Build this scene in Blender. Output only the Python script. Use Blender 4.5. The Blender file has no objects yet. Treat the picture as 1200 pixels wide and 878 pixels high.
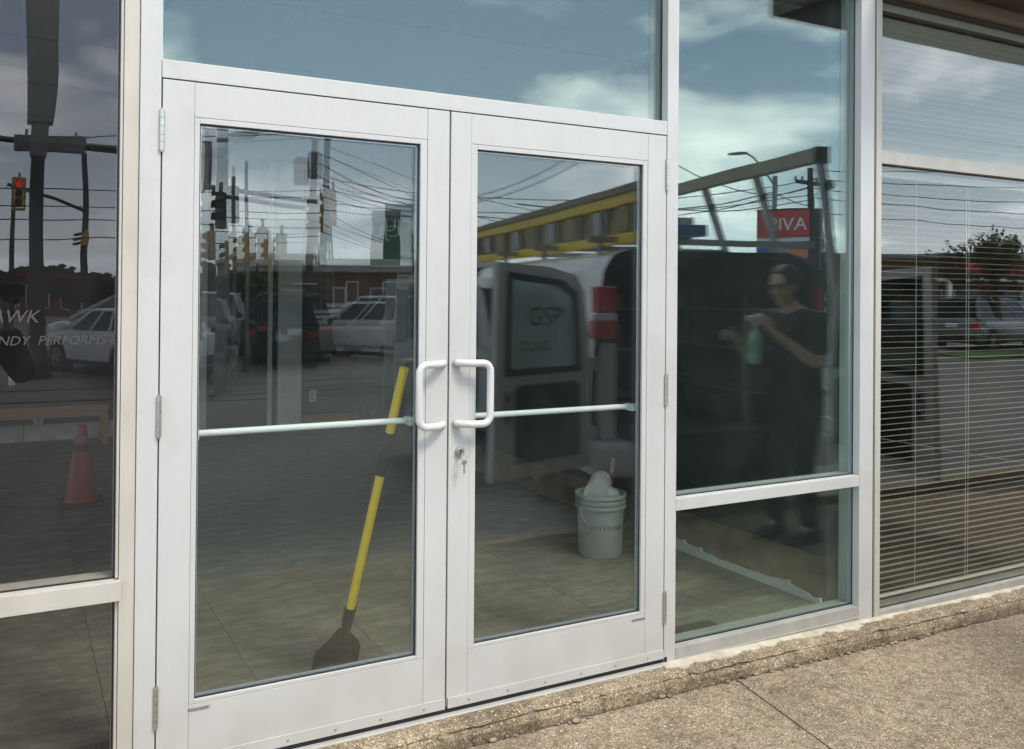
import bpy, math, random
from mathutils import Vector, Matrix
R = math.radians
sc = bpy.context.scene
COL = sc.collection

# ------------------------------------------------------------------ camera
cam_d = bpy.data.cameras.new('camera'); cam = bpy.data.objects.new('camera', cam_d); COL.objects.link(cam)
cam_d.sensor_fit = 'HORIZONTAL'; cam_d.sensor_width = 36.0; cam_d.lens = 36.0*1069/1200
cam_d.shift_y = -101.0/1200
cam_d.clip_start = 0.02; cam_d.clip_end = 2000
yaw, pit, rol = R(28.705), R(0.416), R(0.462)
fw = Vector((math.sin(yaw)*math.cos(pit), math.cos(yaw)*math.cos(pit), math.sin(pit)))
rt = Vector((math.cos(yaw), -math.sin(yaw), 0)); up = rt.cross(fw)
r2 = rt*math.cos(rol) + up*math.sin(rol); u2 = -rt*math.sin(rol) + up*math.cos(rol)
m = Matrix((r2, u2, -fw)).transposed().to_4x4()
m.translation = Vector((-0.3734, -2.8021, 1.3934))
cam.matrix_world = m
sc.camera = cam

# ------------------------------------------------------------------ light
SUN_EL, SUN_AZ = R(52), R(155)          # azimuth clockwise from +Y
W = bpy.data.worlds.new('World'); sc.world = W; W.use_nodes = True
nt = W.node_tree; N = nt.nodes; N.clear(); LK = nt.links
def wn(t, **k):
    n = N.new(t)
    for a, b in k.items(): setattr(n, a, b)
    return n
out = wn('ShaderNodeOutputWorld'); bg = wn('ShaderNodeBackground'); bg.inputs['Strength'].default_value = 0.15
sky = wn('ShaderNodeTexSky', sky_type='NISHITA', sun_disc=False, sun_elevation=SUN_EL, sun_rotation=SUN_AZ)
sky.air_density = 1.0; sky.dust_density = 1.0; sky.ozone_density = 2.5
tc = wn('ShaderNodeTexCoord')
sep = wn('ShaderNodeSeparateXYZ'); LK.new(tc.outputs['Generated'], sep.inputs[0])
# project the view direction on to a cloud deck
zz = wn('ShaderNodeMath', operation='MAXIMUM'); LK.new(sep.outputs[2], zz.inputs[0]); zz.inputs[1].default_value = 0.0
za = wn('ShaderNodeMath', operation='ADD'); LK.new(zz.outputs[0], za.inputs[0]); za.inputs[1].default_value = 0.22
dx = wn('ShaderNodeMath', operation='DIVIDE'); LK.new(sep.outputs[0], dx.inputs[0]); LK.new(za.outputs[0], dx.inputs[1])
dy = wn('ShaderNodeMath', operation='DIVIDE'); LK.new(sep.outputs[1], dy.inputs[0]); LK.new(za.outputs[0], dy.inputs[1])
cmb = wn('ShaderNodeCombineXYZ'); LK.new(dx.outputs[0], cmb.inputs[0]); LK.new(dy.outputs[0], cmb.inputs[1]); cmb.inputs[2].default_value = 3.7
n1 = wn('ShaderNodeTexNoise'); n1.inputs['Scale'].default_value = 1.25; n1.inputs['Detail'].default_value = 7; n1.inputs['Roughness'].default_value = 0.52
n1.inputs['Distortion'].default_value = 0.35
LK.new(cmb.outputs[0], n1.inputs['Vector'])
rp = wn('ShaderNodeValToRGB'); LK.new(n1.outputs['Fac'], rp.inputs[0])
rp.color_ramp.elements[0].position = 0.47; rp.color_ramp.elements[0].color = (0, 0, 0, 1)
rp.color_ramp.elements[1].position = 0.60; rp.color_ramp.elements[1].color = (1, 1, 1, 1)
n2 = wn('ShaderNodeTexNoise'); n2.inputs['Scale'].default_value = 2.3; n2.inputs['Detail'].default_value = 4
LK.new(cmb.outputs[0], n2.inputs['Vector'])
rc = wn('ShaderNodeValToRGB'); LK.new(n2.outputs['Fac'], rc.inputs[0])
rc.color_ramp.elements[0].position = 0.35; rc.color_ramp.elements[0].color = (11.5, 12.4, 13.6, 1)
rc.color_ramp.elements[1].position = 0.70; rc.color_ramp.elements[1].color = (27, 26.5, 25.5, 1)
mx = wn('ShaderNodeMix', data_type='RGBA'); LK.new(rp.outputs[0], mx.inputs['Factor'])
LK.new(sky.outputs[0], mx.inputs['A']); LK.new(rc.outputs[0], mx.inputs['B'])
# pale haze low in the sky all the way round
hz = wn('ShaderNodeMath', operation='SUBTRACT'); hz.inputs[0].default_value = 1.0; LK.new(zz.outputs[0], hz.inputs[1])
hp = wn('ShaderNodeMath', operation='POWER'); LK.new(hz.outputs[0], hp.inputs[0]); hp.inputs[1].default_value = 9.0
hm = wn('ShaderNodeMath', operation='MULTIPLY'); LK.new(hp.outputs[0], hm.inputs[0]); hm.inputs[1].default_value = 0.85
mh = wn('ShaderNodeMix', data_type='RGBA'); LK.new(hm.outputs[0], mh.inputs['Factor']); LK.new(mx.outputs['Result'], mh.inputs['A']); mh.inputs['B'].default_value = (17.2, 19.4, 21.6, 1)
LK.new(mh.outputs['Result'], bg.inputs[0]); LK.new(bg.outputs[0], out.inputs[0])
sd = bpy.data.lights.new('sun', 'SUN'); so = bpy.data.objects.new('sun', sd); COL.objects.link(so)
sd.energy = 2.2; sd.angle = R(14); sd.color = (1.0, 0.93, 0.82)
sv = Vector((math.sin(SUN_AZ)*math.cos(SUN_EL), math.cos(SUN_AZ)*math.cos(SUN_EL), math.sin(SUN_EL)))
so.rotation_euler = sv.to_track_quat('Z', 'Y').to_euler(); so.location = (0, -10, 30)
sc.view_settings.view_transform = 'Standard'; sc.view_settings.look = 'None'
sc.view_settings.exposure = 0.48; sc.view_settings.gamma = 1.0
sc.cycles.use_denoising = True
sc.cycles.max_bounces = 10; sc.cycles.glossy_bounces = 6; sc.cycles.diffuse_bounces = 4
sc.cycles.transparent_max_bounces = 24; sc.cycles.sample_clamp_indirect = 6.0

# ------------------------------------------------------------------ materials
def mat(name, col, rough=0.6, metal=0.0, var=0.0, vscale=8.0, bump=0.0, bscale=60.0, col2=None, stretch=None, spec=0.5, coat=0.0, emit=None, rnd=0.0, detail=5, grime=False):
    M = bpy.data.materials.new(name); M.use_nodes = True
    t = M.node_tree; b = t.nodes['Principled BSDF']
    b.inputs['Roughness'].default_value = rough; b.inputs['Metallic'].default_value = metal
    b.inputs['Specular IOR Level'].default_value = spec; b.inputs['Coat Weight'].default_value = coat
    c = (*col, 1); b.inputs['Base Color'].default_value = c
    co = t.nodes.new('ShaderNodeTexCoord'); src = co.outputs['Object']
    if stretch:
        mp = t.nodes.new('ShaderNodeMapping'); mp.inputs['Scale'].default_value = stretch; t.links.new(src, mp.inputs[0]); src = mp.outputs[0]
    if rnd:
        oi = t.nodes.new('ShaderNodeObjectInfo'); ad = t.nodes.new('ShaderNodeVectorMath'); ad.operation = 'MULTIPLY_ADD'
        t.links.new(oi.outputs['Random'], ad.inputs[0]); ad.inputs[1].default_value = (37, 53, 71); t.links.new(src, ad.inputs[2]); src = ad.outputs[0]
    if var or col2:
        n = t.nodes.new('ShaderNodeTexNoise'); n.inputs['Scale'].default_value = vscale; n.inputs['Detail'].default_value = detail
        n.inputs['Roughness'].default_value = 0.6
        t.links.new(src, n.inputs['Vector'])
        rmp = t.nodes.new('ShaderNodeValToRGB'); t.links.new(n.outputs['Fac'], rmp.inputs[0])
        e = rmp.color_ramp.elements; e[0].position = 0.32; e[1].position = 0.68
        lo = col2 if col2 else tuple(x*(1-var) for x in col)
        e[0].color = (*lo, 1); e[1].color = c
        o = rmp.outputs[0]
        t.links.new(o, b.inputs['Base Color'])
    if grime:
        gp = t.nodes.new('ShaderNodeNewGeometry'); sx = t.nodes.new('ShaderNodeSeparateXYZ'); t.links.new(gp.outputs['Position'], sx.inputs[0])
        a = t.nodes.new('ShaderNodeMapRange'); a.inputs[1].default_value = .55; a.inputs[2].default_value = 0.0; t.links.new(sx.outputs[2], a.inputs[0])
        g1 = t.nodes.new('ShaderNodeTexNoise'); g1.inputs['Scale'].default_value = 7; g1.inputs['Detail'].default_value = 7; t.links.new(gp.outputs['Position'], g1.inputs['Vector'])
        am = t.nodes.new('ShaderNodeMath'); am.operation = 'MULTIPLY'; t.links.new(a.outputs[0], am.inputs[0]); t.links.new(g1.outputs['Fac'], am.inputs[1])
        g2 = t.nodes.new('ShaderNodeTexNoise'); g2.inputs['Scale'].default_value = 55; g2.inputs['Detail'].default_value = 6; g2.inputs['Roughness'].default_value = .75; t.links.new(gp.outputs['Position'], g2.inputs['Vector'])
        sr = t.nodes.new('ShaderNodeValToRGB'); t.links.new(g2.outputs['Fac'], sr.inputs[0]); sr.color_ramp.elements[0].position = .66; sr.color_ramp.elements[0].color = (0, 0, 0, 1); sr.color_ramp.elements[1].position = .78; sr.color_ramp.elements[1].color = (.5, .5, .5, 1)
        g4 = t.nodes.new('ShaderNodeTexNoise'); g4.inputs['Scale'].default_value = 2.3; g4.inputs['Detail'].default_value = 9; g4.inputs['Roughness'].default_value = .7; t.links.new(gp.outputs['Position'], g4.inputs['Vector'])
        s4 = t.nodes.new('ShaderNodeValToRGB'); t.links.new(g4.outputs['Fac'], s4.inputs[0]); s4.color_ramp.elements[0].position = .5; s4.color_ramp.elements[0].color = (0, 0, 0, 1); s4.color_ramp.elements[1].position = .8; s4.color_ramp.elements[1].color = (.55, .55, .55, 1)
        ma = t.nodes.new('ShaderNodeMath'); ma.operation = 'MAXIMUM'; t.links.new(am.outputs[0], ma.inputs[0]); t.links.new(sr.outputs[0], ma.inputs[1])
        mb_ = t.nodes.new('ShaderNodeMath'); mb_.operation = 'MAXIMUM'; t.links.new(ma.outputs[0], mb_.inputs[0]); t.links.new(s4.outputs[0], mb_.inputs[1])
        gm = t.nodes.new('ShaderNodeMix'); gm.data_type = 'RGBA'; t.links.new(mb_.outputs[0], gm.inputs['Factor']); t.links.new(o, gm.inputs['A']); gm.inputs['B'].default_value = (col[0]*.70, col[1]*.66, col[2]*.59, 1)
        t.links.new(gm.outputs['Result'], b.inputs['Base Color'])
    if bump:
        n = t.nodes.new('ShaderNodeTexNoise'); n.inputs['Scale'].default_value = bscale; n.inputs['Detail'].default_value = 4
        t.links.new(src, n.inputs['Vector'])
        bp = t.nodes.new('ShaderNodeBump'); bp.inputs['Strength'].default_value = bump; bp.inputs['Distance'].default_value = 0.004
        t.links.new(n.outputs['Fac'], bp.inputs['Height']); t.links.new(bp.outputs[0], b.inputs['Normal'])
    if emit:
        b.inputs['Emission Color'].default_value = (*emit[:3], 1); b.inputs['Emission Strength'].default_value = emit[3]
    return M
def glass_mat(name, tint, r0, power=5.0, refl=(1, 1, 1), dirt=0.0022, wav=0.0):
    M = bpy.data.materials.new(name); M.use_nodes = True
    t = M.node_tree; t.nodes.clear(); L = t.links
    o = t.nodes.new('ShaderNodeOutputMaterial')
    tr = t.nodes.new('ShaderNodeBsdfTransparent'); tr.inputs[0].default_value = (*tint, 1)
    gl = t.nodes.new('ShaderNodeBsdfGlossy'); gl.inputs['Roughness'].default_value = 0.0; gl.inputs[0].default_value = (*refl, 1)
    lw = t.nodes.new('ShaderNodeLayerWeight'); lw.inputs[0].default_value = 0.5
    pw = t.nodes.new('ShaderNodeMath'); pw.operation = 'POWER'; pw.inputs[1].default_value = power; L.new(lw.outputs['Facing'], pw.inputs[0])
    ml = t.nodes.new('ShaderNodeMath'); ml.operation = 'MULTIPLY_ADD'; L.new(pw.outputs[0], ml.inputs[0]); ml.inputs[1].default_value = 1-r0; ml.inputs[2].default_value = r0
    mx = t.nodes.new('ShaderNodeMixShader'); L.new(ml.outputs[0], mx.inputs[0]); L.new(tr.outputs[0], mx.inputs[1]); L.new(gl.outputs[0], mx.inputs[2])
    co = t.nodes.new('ShaderNodeTexCoord')
    if wav:
        n = t.nodes.new('ShaderNodeTexNoise'); n.inputs['Scale'].default_value = 2.2; n.inputs['Detail'].default_value = 1; L.new(co.outputs['Object'], n.inputs['Vector'])
        bp = t.nodes.new('ShaderNodeBump'); bp.inputs['Strength'].default_value = 1.0; bp.inputs['Distance'].default_value = wav
        L.new(n.outputs['Fac'], bp.inputs['Height']); L.new(bp.outputs[0], gl.inputs['Normal'])
    df = t.nodes.new('ShaderNodeBsdfDiffuse'); df.inputs[0].default_value = (0.45, 0.46, 0.44, 1)
    n = t.nodes.new('ShaderNodeTexNoise'); n.inputs['Scale'].default_value = 5; n.inputs['Detail'].default_value = 8; n.inputs['Roughness'].default_value = 0.7; L.new(co.outputs['Object'], n.inputs['Vector'])
    n.inputs['Scale'].default_value = 1.6; n.inputs['Distortion'].default_value = 1.2
    mr = t.nodes.new('ShaderNodeMapRange'); L.new(n.outputs['Fac'], mr.inputs[0]); mr.inputs[1].default_value = .44; mr.inputs[2].default_value = .78; mr.inputs[3].default_value = dirt*.4; mr.inputs[4].default_value = dirt*4
    d2 = t.nodes.new('ShaderNodeTexNoise'); d2.inputs['Scale'].default_value = 160; d2.inputs['Detail'].default_value = 3; L.new(co.outputs['Object'], d2.inputs['Vector'])
    r2 = t.nodes.new('ShaderNodeMapRange'); L.new(d2.outputs['Fac'], r2.inputs[0]); r2.inputs[1].default_value = .70; r2.inputs[2].default_value = .78; r2.inputs[3].default_value = 0; r2.inputs[4].default_value = dirt*12
    m2 = t.nodes.new('ShaderNodeMath'); m2.operation = 'ADD'; L.new(mr.outputs[0], m2.inputs[0]); L.new(r2.outputs[0], m2.inputs[1])
    mx2 = t.nodes.new('ShaderNodeMixShader'); L.new(m2.outputs[0], mx2.inputs[0]); L.new(mx.outputs[0], mx2.inputs[1]); L.new(df.outputs[0], mx2.inputs[2])
    L.new(mx2.outputs[0], o.inputs[0])
    return M
def aggregate_mat(name, base_lo, base_hi, dark=0.5, scale=150):
    M = bpy.data.materials.new(name); M.use_nodes = True
    t = M.node_tree; b = t.nodes['Principled BSDF']; L = t.links
    b.inputs['Roughness'].default_value = 0.85; b.inputs['Specular IOR Level'].default_value = 0.3
    co = t.nodes.new('ShaderNodeTexCoord'); geo = t.nodes.new('ShaderNodeNewGeometry'); P = geo.outputs['Position']
    nz = t.nodes.new('ShaderNodeTexNoise'); nz.inputs['Scale'].default_value = 90; nz.inputs['Detail'].default_value = 2; L.new(P, nz.inputs['Vector'])
    dis = t.nodes.new('ShaderNodeVectorMath'); dis.operation = 'MULTIPLY_ADD'; L.new(nz.outputs['Color'], dis.inputs[0]); dis.inputs[1].default_value = (.008, .008, .008); L.new(P, dis.inputs[2])
    vo = t.nodes.new('ShaderNodeTexVoronoi'); vo.inputs['Scale'].default_value = scale; L.new(dis.outputs[0], vo.inputs['Vector'])
    sp = t.nodes.new('ShaderNodeSeparateColor'); L.new(vo.outputs['Color'], sp.inputs[0])
    r = t.nodes.new('ShaderNodeValToRGB'); L.new(sp.outputs[0], r.inputs[0]); e = r.color_ramp.elements
    e[0].position = 0; e[0].color = (*[x*0.62 for x in base_lo], 1); e[1].position = 1; e[1].color = (*[min(.8, x*1.35) for x in base_hi], 1)
    for p, c in ((.25, base_lo), (.55, tuple((a+c)/2 for a, c in zip(base_lo, base_hi))), (.85, base_hi)):
        k = r.color_ramp.elements.new(p); k.color = (*c, 1)
    # binder between the pebbles
    rb = t.nodes.new('ShaderNodeValToRGB'); L.new(vo.outputs['Distance'], rb.inputs[0]); rb.color_ramp.elements[0].position = .45; rb.color_ramp.elements[1].position = .8
    m1 = t.nodes.new('ShaderNodeMix'); m1.data_type = 'RGBA'; L.new(rb.outputs[0], m1.inputs['Factor']); L.new(r.outputs[0], m1.inputs['A']); m1.inputs['B'].default_value = (*[x*.55 for x in base_lo], 1)
    # stains
    n = t.nodes.new('ShaderNodeTexNoise'); n.inputs['Scale'].default_value = 2.2; n.inputs['Detail'].default_value = 8; n.inputs['Roughness'].default_value = .65; L.new(P, n.inputs['Vector'])
    rs = t.nodes.new('ShaderNodeValToRGB'); L.new(n.outputs['Fac'], rs.inputs[0]); rs.color_ramp.elements[0].position = .3; rs.color_ramp.elements[0].color = (dark, dark*.96, dark*.9, 1)
    rs.color_ramp.elements[1].position = .62; rs.color_ramp.elements[1].color = (1, 1, 1, 1)
    n3 = t.nodes.new('ShaderNodeTexNoise'); n3.inputs['Scale'].default_value = 24; n3.inputs['Detail'].default_value = 6; n3.inputs['Roughness'].default_value = .7; L.new(P, n3.inputs['Vector'])
    r3 = t.nodes.new('ShaderNodeValToRGB'); L.new(n3.outputs['Fac'], r3.inputs[0]); r3.color_ramp.elements[0].position = .28; r3.color_ramp.elements[0].color = (.5, .47, .42, 1); r3.color_ramp.elements[1].position = .55; r3.color_ramp.elements[1].color = (1, 1, 1, 1)
    m2 = t.nodes.new('ShaderNodeMix'); m2.data_type = 'RGBA'; m2.blend_type = 'MULTIPLY'; m2.inputs['Factor'].default_value = 1; L.new(m1.outputs['Result'], m2.inputs['A']); L.new(rs.outputs[0], m2.inputs['B'])
    m3 = t.nodes.new('ShaderNodeMix'); m3.data_type = 'RGBA'; m3.blend_type = 'MULTIPLY'; m3.inputs['Factor'].default_value = 1; L.new(m2.outputs['Result'], m3.inputs['A']); L.new(r3.outputs[0], m3.inputs['B'])
    v2 = t.nodes.new('ShaderNodeTexVoronoi'); v2.inputs['Scale'].default_value = scale*.42; L.new(dis.outputs[0], v2.inputs['Vector'])
    s2 = t.nodes.new('ShaderNodeSeparateColor'); L.new(v2.outputs['Color'], s2.inputs[0])
    c1 = t.nodes.new('ShaderNodeMath'); c1.operation = 'LESS_THAN'; L.new(v2.outputs['Distance'], c1.inputs[0]); c1.inputs[1].default_value = .30
    c2 = t.nodes.new('ShaderNodeMath'); c2.operation = 'GREATER_THAN'; L.new(s2.outputs[1], c2.inputs[0]); c2.inputs[1].default_value = .55
    c3 = t.nodes.new('ShaderNodeMath'); c3.operation = 'MULTIPLY'; L.new(c1.outputs[0], c3.inputs[0]); L.new(c2.outputs[0], c3.inputs[1])
    rr = t.nodes.new('ShaderNodeValToRGB'); L.new(s2.outputs[0], rr.inputs[0]); k = rr.color_ramp.elements
    k[0].color = (*[x*.40 for x in base_lo], 1); k[1].color = (*[min(.75, x*1.3) for x in base_hi], 1); q = k.new(.35); q.color = (base_lo[0]*.9, base_lo[1]*.66, base_lo[2]*.5, 1); q = k.new(.7); q.color = (*base_hi, 1)
    m5 = t.nodes.new('ShaderNodeMix'); m5.data_type = 'RGBA'; L.new(c3.outputs[0], m5.inputs['Factor']); L.new(m3.outputs['Result'], m5.inputs['A']); L.new(rr.outputs[0], m5.inputs['B'])
    v3 = t.nodes.new('ShaderNodeTexVoronoi'); v3.inputs['Scale'].default_value = 6.5; L.new(P, v3.inputs['Vector'])
    s3 = t.nodes.new('ShaderNodeSeparateColor'); L.new(v3.outputs['Color'], s3.inputs[0])
    rz_ = t.nodes.new('ShaderNodeMath'); rz_.operation = 'MULTIPLY'; L.new(s3.outputs[0], rz_.inputs[0]); rz_.inputs[1].default_value = .17
    lt_ = t.nodes.new('ShaderNodeMath'); lt_.operation = 'SUBTRACT'; L.new(rz_.outputs[0], lt_.inputs[0]); L.new(v3.outputs['Distance'], lt_.inputs[1])
    ms = t.nodes.new('ShaderNodeMapRange'); L.new(lt_.outputs[0], ms.inputs[0]); ms.inputs[1].default_value = 0; ms.inputs[2].default_value = .05; ms.inputs[3].default_value = 0; ms.inputs[4].default_value = .45
    m6 = t.nodes.new('ShaderNodeMix'); m6.data_type = 'RGBA'; L.new(ms.outputs[0], m6.inputs['Factor']); L.new(m5.outputs['Result'], m6.inputs['A']); m6.inputs['B'].default_value = (.075, .065, .055, 1)
    L.new(m6.outputs['Result'], b.inputs['Base Color'])
    inv = t.nodes.new('ShaderNodeMath'); inv.operation = 'SUBTRACT'; inv.inputs[0].default_value = 1; L.new(vo.outputs['Distance'], inv.inputs[1])
    bp = t.nodes.new('ShaderNodeBump'); bp.inputs['Strength'].default_value = .8; bp.inputs['Distance'].default_value = .003; L.new(inv.outputs[0], bp.inputs['Height']); L.new(bp.outputs[0], b.inputs['Normal'])
    return M
def tile_mat():
    M = bpy.data.materials.new('slate tile'); M.use_nodes = True
    t = M.node_tree; b = t.nodes['Principled BSDF']; L = t.links
    b.inputs['Roughness'].default_value = .55; b.inputs['Specular IOR Level'].default_value = .35
    geo = t.nodes.new('ShaderNodeNewGeometry'); oi = t.nodes.new('ShaderNodeObjectInfo')
    mp = t.nodes.new('ShaderNodeMapping'); mp.inputs['Scale'].default_value = (2.6, 6.5, 4); L.new(geo.outputs['Position'], mp.inputs[0])
    ad = t.nodes.new('ShaderNodeVectorMath'); ad.operation = 'MULTIPLY_ADD'; L.new(oi.outputs['Random'], ad.inputs[0]); ad.inputs[1].default_value = (31, 17, 5); L.new(mp.outputs[0], ad.inputs[2])
    n = t.nodes.new('ShaderNodeTexNoise'); n.inputs['Scale'].default_value = 2.2; n.inputs['Detail'].default_value = 10; n.inputs['Roughness'].default_value = .76; n.inputs['Distortion'].default_value = .25; L.new(ad.outputs[0], n.inputs['Vector'])
    r = t.nodes.new('ShaderNodeValToRGB'); L.new(n.outputs['Fac'], r.inputs[0]); e = r.color_ramp.elements
    e[0].position = .28; e[0].color = (.062, .060, .045, 1); e[1].position = .74; e[1].color = (.26, .262, .212, 1)
    k = e.new(.5); k.color = (.128, .130, .103, 1)
    L.new(r.outputs[0], b.inputs['Base Color'])
    bp = t.nodes.new('ShaderNodeBump'); bp.inputs['Strength'].default_value = .25; bp.inputs['Distance'].default_value = .002; L.new(n.outputs['Fac'], bp.inputs['Height']); L.new(bp.outputs[0], b.inputs['Normal'])
    return M
def asphalt_mat():
    M = bpy.data.materials.new('asphalt'); M.use_nodes = True
    t = M.node_tree; b = t.nodes['Principled BSDF']; L = t.links; b.inputs['Roughness'].default_value = .9
    geo = t.nodes.new('ShaderNodeNewGeometry'); P = geo.outputs['Position']
    a = t.nodes.new('ShaderNodeTexNoise'); a.inputs['Scale'].default_value = .35; a.inputs['Detail'].default_value = 6; L.new(P, a.inputs['Vector'])
    c = t.nodes.new('ShaderNodeTexNoise'); c.inputs['Scale'].default_value = 120; c.inputs['Detail'].default_value = 2; L.new(P, c.inputs['Vector'])
    r = t.nodes.new('ShaderNodeValToRGB'); L.new(a.outputs['Fac'], r.inputs[0]); r.color_ramp.elements[0].position = .3; r.color_ramp.elements[0].color = (.10, .098, .092, 1); r.color_ramp.elements[1].position = .7; r.color_ramp.elements[1].color = (.185, .18, .168, 1)
    r2 = t.nodes.new('ShaderNodeValToRGB'); L.new(c.outputs['Fac'], r2.inputs[0]); r2.color_ramp.elements[0].color = (.6, .6, .6, 1); r2.color_ramp.elements[1].color = (1.3, 1.3, 1.28, 1)
    m = t.nodes.new('ShaderNodeMix'); m.data_type = 'RGBA'; m.blend_type = 'MULTIPLY'; m.inputs['Factor'].default_value = 1; L.new(r.outputs[0], m.inputs['A']); L.new(r2.outputs[0], m.inputs['B'])
    L.new(m.outputs['Result'], b.inputs['Base Color'])
    return M

M = {}
M['frame'] = mat('white painted aluminium', (.475, .475, .453), .42, var=.06, grime=True, vscale=5, bump=.03, bscale=25, stretch=(2, 2, .5))
M['frame_old'] = mat('cream painted aluminium', (.465, .44, .38), .5, grime=True, var=.14, vscale=6, bump=.05, bscale=30, stretch=(2, 2, .6))
M['frame_grey'] = mat('weathered aluminium', (.33, .32, .285), .45, var=.25, vscale=9, bump=.04, bscale=40, stretch=(1, 1, .5))
M['handle'] = mat('white enamel handle', (.53, .52, .50), .35)
M['rubber'] = mat('black rubber', (.012, .013, .016), .5)
M['spacer'] = mat('aluminium spacer', (.55, .6, .62), .35, metal=.8)
M['steel'] = mat('brushed steel hinge', (.55, .54, .50), .35, metal=.9, var=.3, vscale=20, stretch=(1, 1, 8))
M['brass'] = mat('worn nickel', (.5, .47, .4), .35, metal=.9)
M['pushbar'] = mat('push bar', (.66, .70, .68), .32)
M['g_door'] = glass_mat('clear insulated glass', (.980, .991, .984), .041, refl=(.95, 1, .99), wav=.0006)
M['g_side'] = glass_mat('green insulated glass', (.966, .988, .974), .052, refl=(.85, 1, .965), wav=.0006)
M['g_old'] = glass_mat('grey single glass', (.90, .90, .89), .042, refl=(1, .97, 1), dirt=.004, wav=.0012)
M['g_blind'] = glass_mat('grey window glass', (.84, .86, .83), .085, dirt=.0025, wav=.0008)
M['ledge'] = aggregate_mat('weathered concrete ledge', (.29, .225, .14), (.43, .355, .25), .36, 190)
M['walk'] = aggregate_mat('exposed aggregate concrete', (.295, .23, .155), (.41, .338, .24), .60, 175)
M['mortar'] = mat('pale mortar', (.50, .455, .37), .9, col2=(.33, .28, .20), vscale=14, bump=.6, bscale=70)
M['tile'] = tile_mat(); M['asphalt'] = asphalt_mat()
M['grout'] = mat('grout', (.055, .05, .045), .9)
M['wall_dark'] = mat('dark grey wall', (.055, .058, .06), .8, var=.15, vscale=3)
M['wall_glue'] = mat('brown glue stained wall', (.20, .155, .10), .85, col2=(.085, .07, .05), vscale=5)
M['white_wall'] = mat('white wall', (.60, .61, .58), .7, var=.08, vscale=3)
M['ceil'] = mat('ceiling tile', (.40, .42, .41), .9, var=.08, vscale=30)
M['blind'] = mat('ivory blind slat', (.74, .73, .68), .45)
M['blind_dk'] = mat('darkened blind slat', (.33, .32, .26), .5)  # darkened slat colour, put in to dim the open blind
M['cord'] = mat('blind cord', (.75, .74, .70), .8)
M['soffit'] = mat('brown metal soffit', (.075, .040, .030), .5, var=.2, vscale=2)
M['fascia'] = mat('dark red fascia', (.13, .035, .03), .5)
M['head'] = mat('tan head flashing', (.20, .15, .10), .6)
M['yellow'] = mat('yellow fibreglass', (.86, .60, .006), .38)
M['black'] = mat('black plastic', (.016, .016, .017), .45)
M['black_m'] = mat('matt black', (.02, .02, .02), .75)
M['pail'] = mat('white pail plastic', (.40, .41, .375), .45, var=.1, vscale=12)
M['paper'] = mat('white paper roll', (.45, .46, .43), .8)
M['orange'] = mat('orange red plastic', (.25, .024, .013), .5, var=.3, vscale=14)
M['cone_grey'] = mat('reflective collar', (.45, .42, .40), .4)
M['wood'] = mat('light oak', (.42, .23, .095), .5, col2=(.27, .14, .055), vscale=6, stretch=(1, 14, 14))
M['wpaint'] = mat('white vehicle paint', (.74, .75, .74), .25, coat=.6)
M['vinside'] = mat('primed inner panel', (.66, .68, .67), .45, var=.06)
M['spaint'] = mat('silver white paint', (.55, .57, .58), .3, metal=.3, coat=.6)
M['kpaint'] = mat('black vehicle paint', (.010, .010, .012), .5, spec=.25)
M['gpaint'] = mat('grey vehicle paint', (.18, .20, .21), .3, metal=.4, coat=.6)
M['cglass'] = mat('car glass', (.018, .022, .024), .06, spec=.8)
M['tyre'] = mat('tyre rubber', (.018, .018, .018), .85)
M['rim'] = mat('alloy rim', (.55, .56, .57), .3, metal=.8)
M['tail'] = mat('red lamp lens', (.55, .02, .025), .2, coat=.5)
M['lampw'] = mat('clear lamp lens', (.75, .76, .76), .15, coat=.5)
M['plate'] = mat('licence plate', (.72, .76, .85), .4)
M['blue'] = mat('blue print', (.03, .08, .30), .5)
M['chrome'] = mat('chrome', (.75, .76, .77), .12, metal=1)
M['rack'] = mat('aluminium rack', (.42, .43, .43), .4, metal=.6, var=.15)
M['rackwood'] = mat('worn rack board', (.36, .30, .23), .7, var=.3, vscale=12)
M['brick'] = mat('brown brick', (.16, .085, .06), .85, var=.3, vscale=4)
M['redbrick'] = mat('red storefronts', (.24, .05, .045), .8, var=.3, vscale=1)
M['roofw'] = mat('white roof edge', (.62, .62, .58), .6)
M['window'] = mat('dark shop window', (.03, .035, .04), .15)
M['greenw'] = mat('green sign face', (.035, .20, .10), .5)
M['green_d'] = mat('dark green sign face', (.012, .085, .035), .5)
M['signgrey'] = mat('grey sign cap', (.20, .25, .27), .5)
M['white'] = mat('white paint', (.78, .78, .76), .5)
M['redsign'] = mat('red sign face', (.52, .035, .05), .45)
M['bluesign'] = mat('blue violet sign face', (.07, .06, .42), .45)
M['orangesign'] = mat('orange sign print', (.72, .20, .05), .5)
M['sig_yel'] = mat('traffic signal yellow', (.55, .33, .05), .5)
M['sig_tan'] = mat('faded signal housing', (.58, .40, .20), .55)
M['sig_red'] = mat('lit red signal', (.6, .02, .02), .4, emit=(1, .04, .025, 2))
M['lens_off'] = mat('dark signal lens', (.03, .02, .015), .3)
M['polew'] = mat('weathered wood pole', (.040, .033, .027), .9, var=.35, vscale=7, stretch=(3, 3, .4))
M['polem'] = mat('galvanised pole', (.26, .27, .28), .5, metal=.5, var=.15)
M['poled'] = mat('dark bronze pole', (.035, .033, .034), .5)
M['box_grey'] = mat('grey equipment case', (.20, .21, .22), .5, var=.1)
M['blade'] = mat('blackened steel blade', (.007, .007, .007), .6, spec=.15)
M['wire'] = mat('black cable', (.012, .012, .012), .6)
M['grass'] = mat('lawn grass', (.085, .15, .03), .95, col2=(.04, .075, .018), vscale=1.5)
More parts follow.
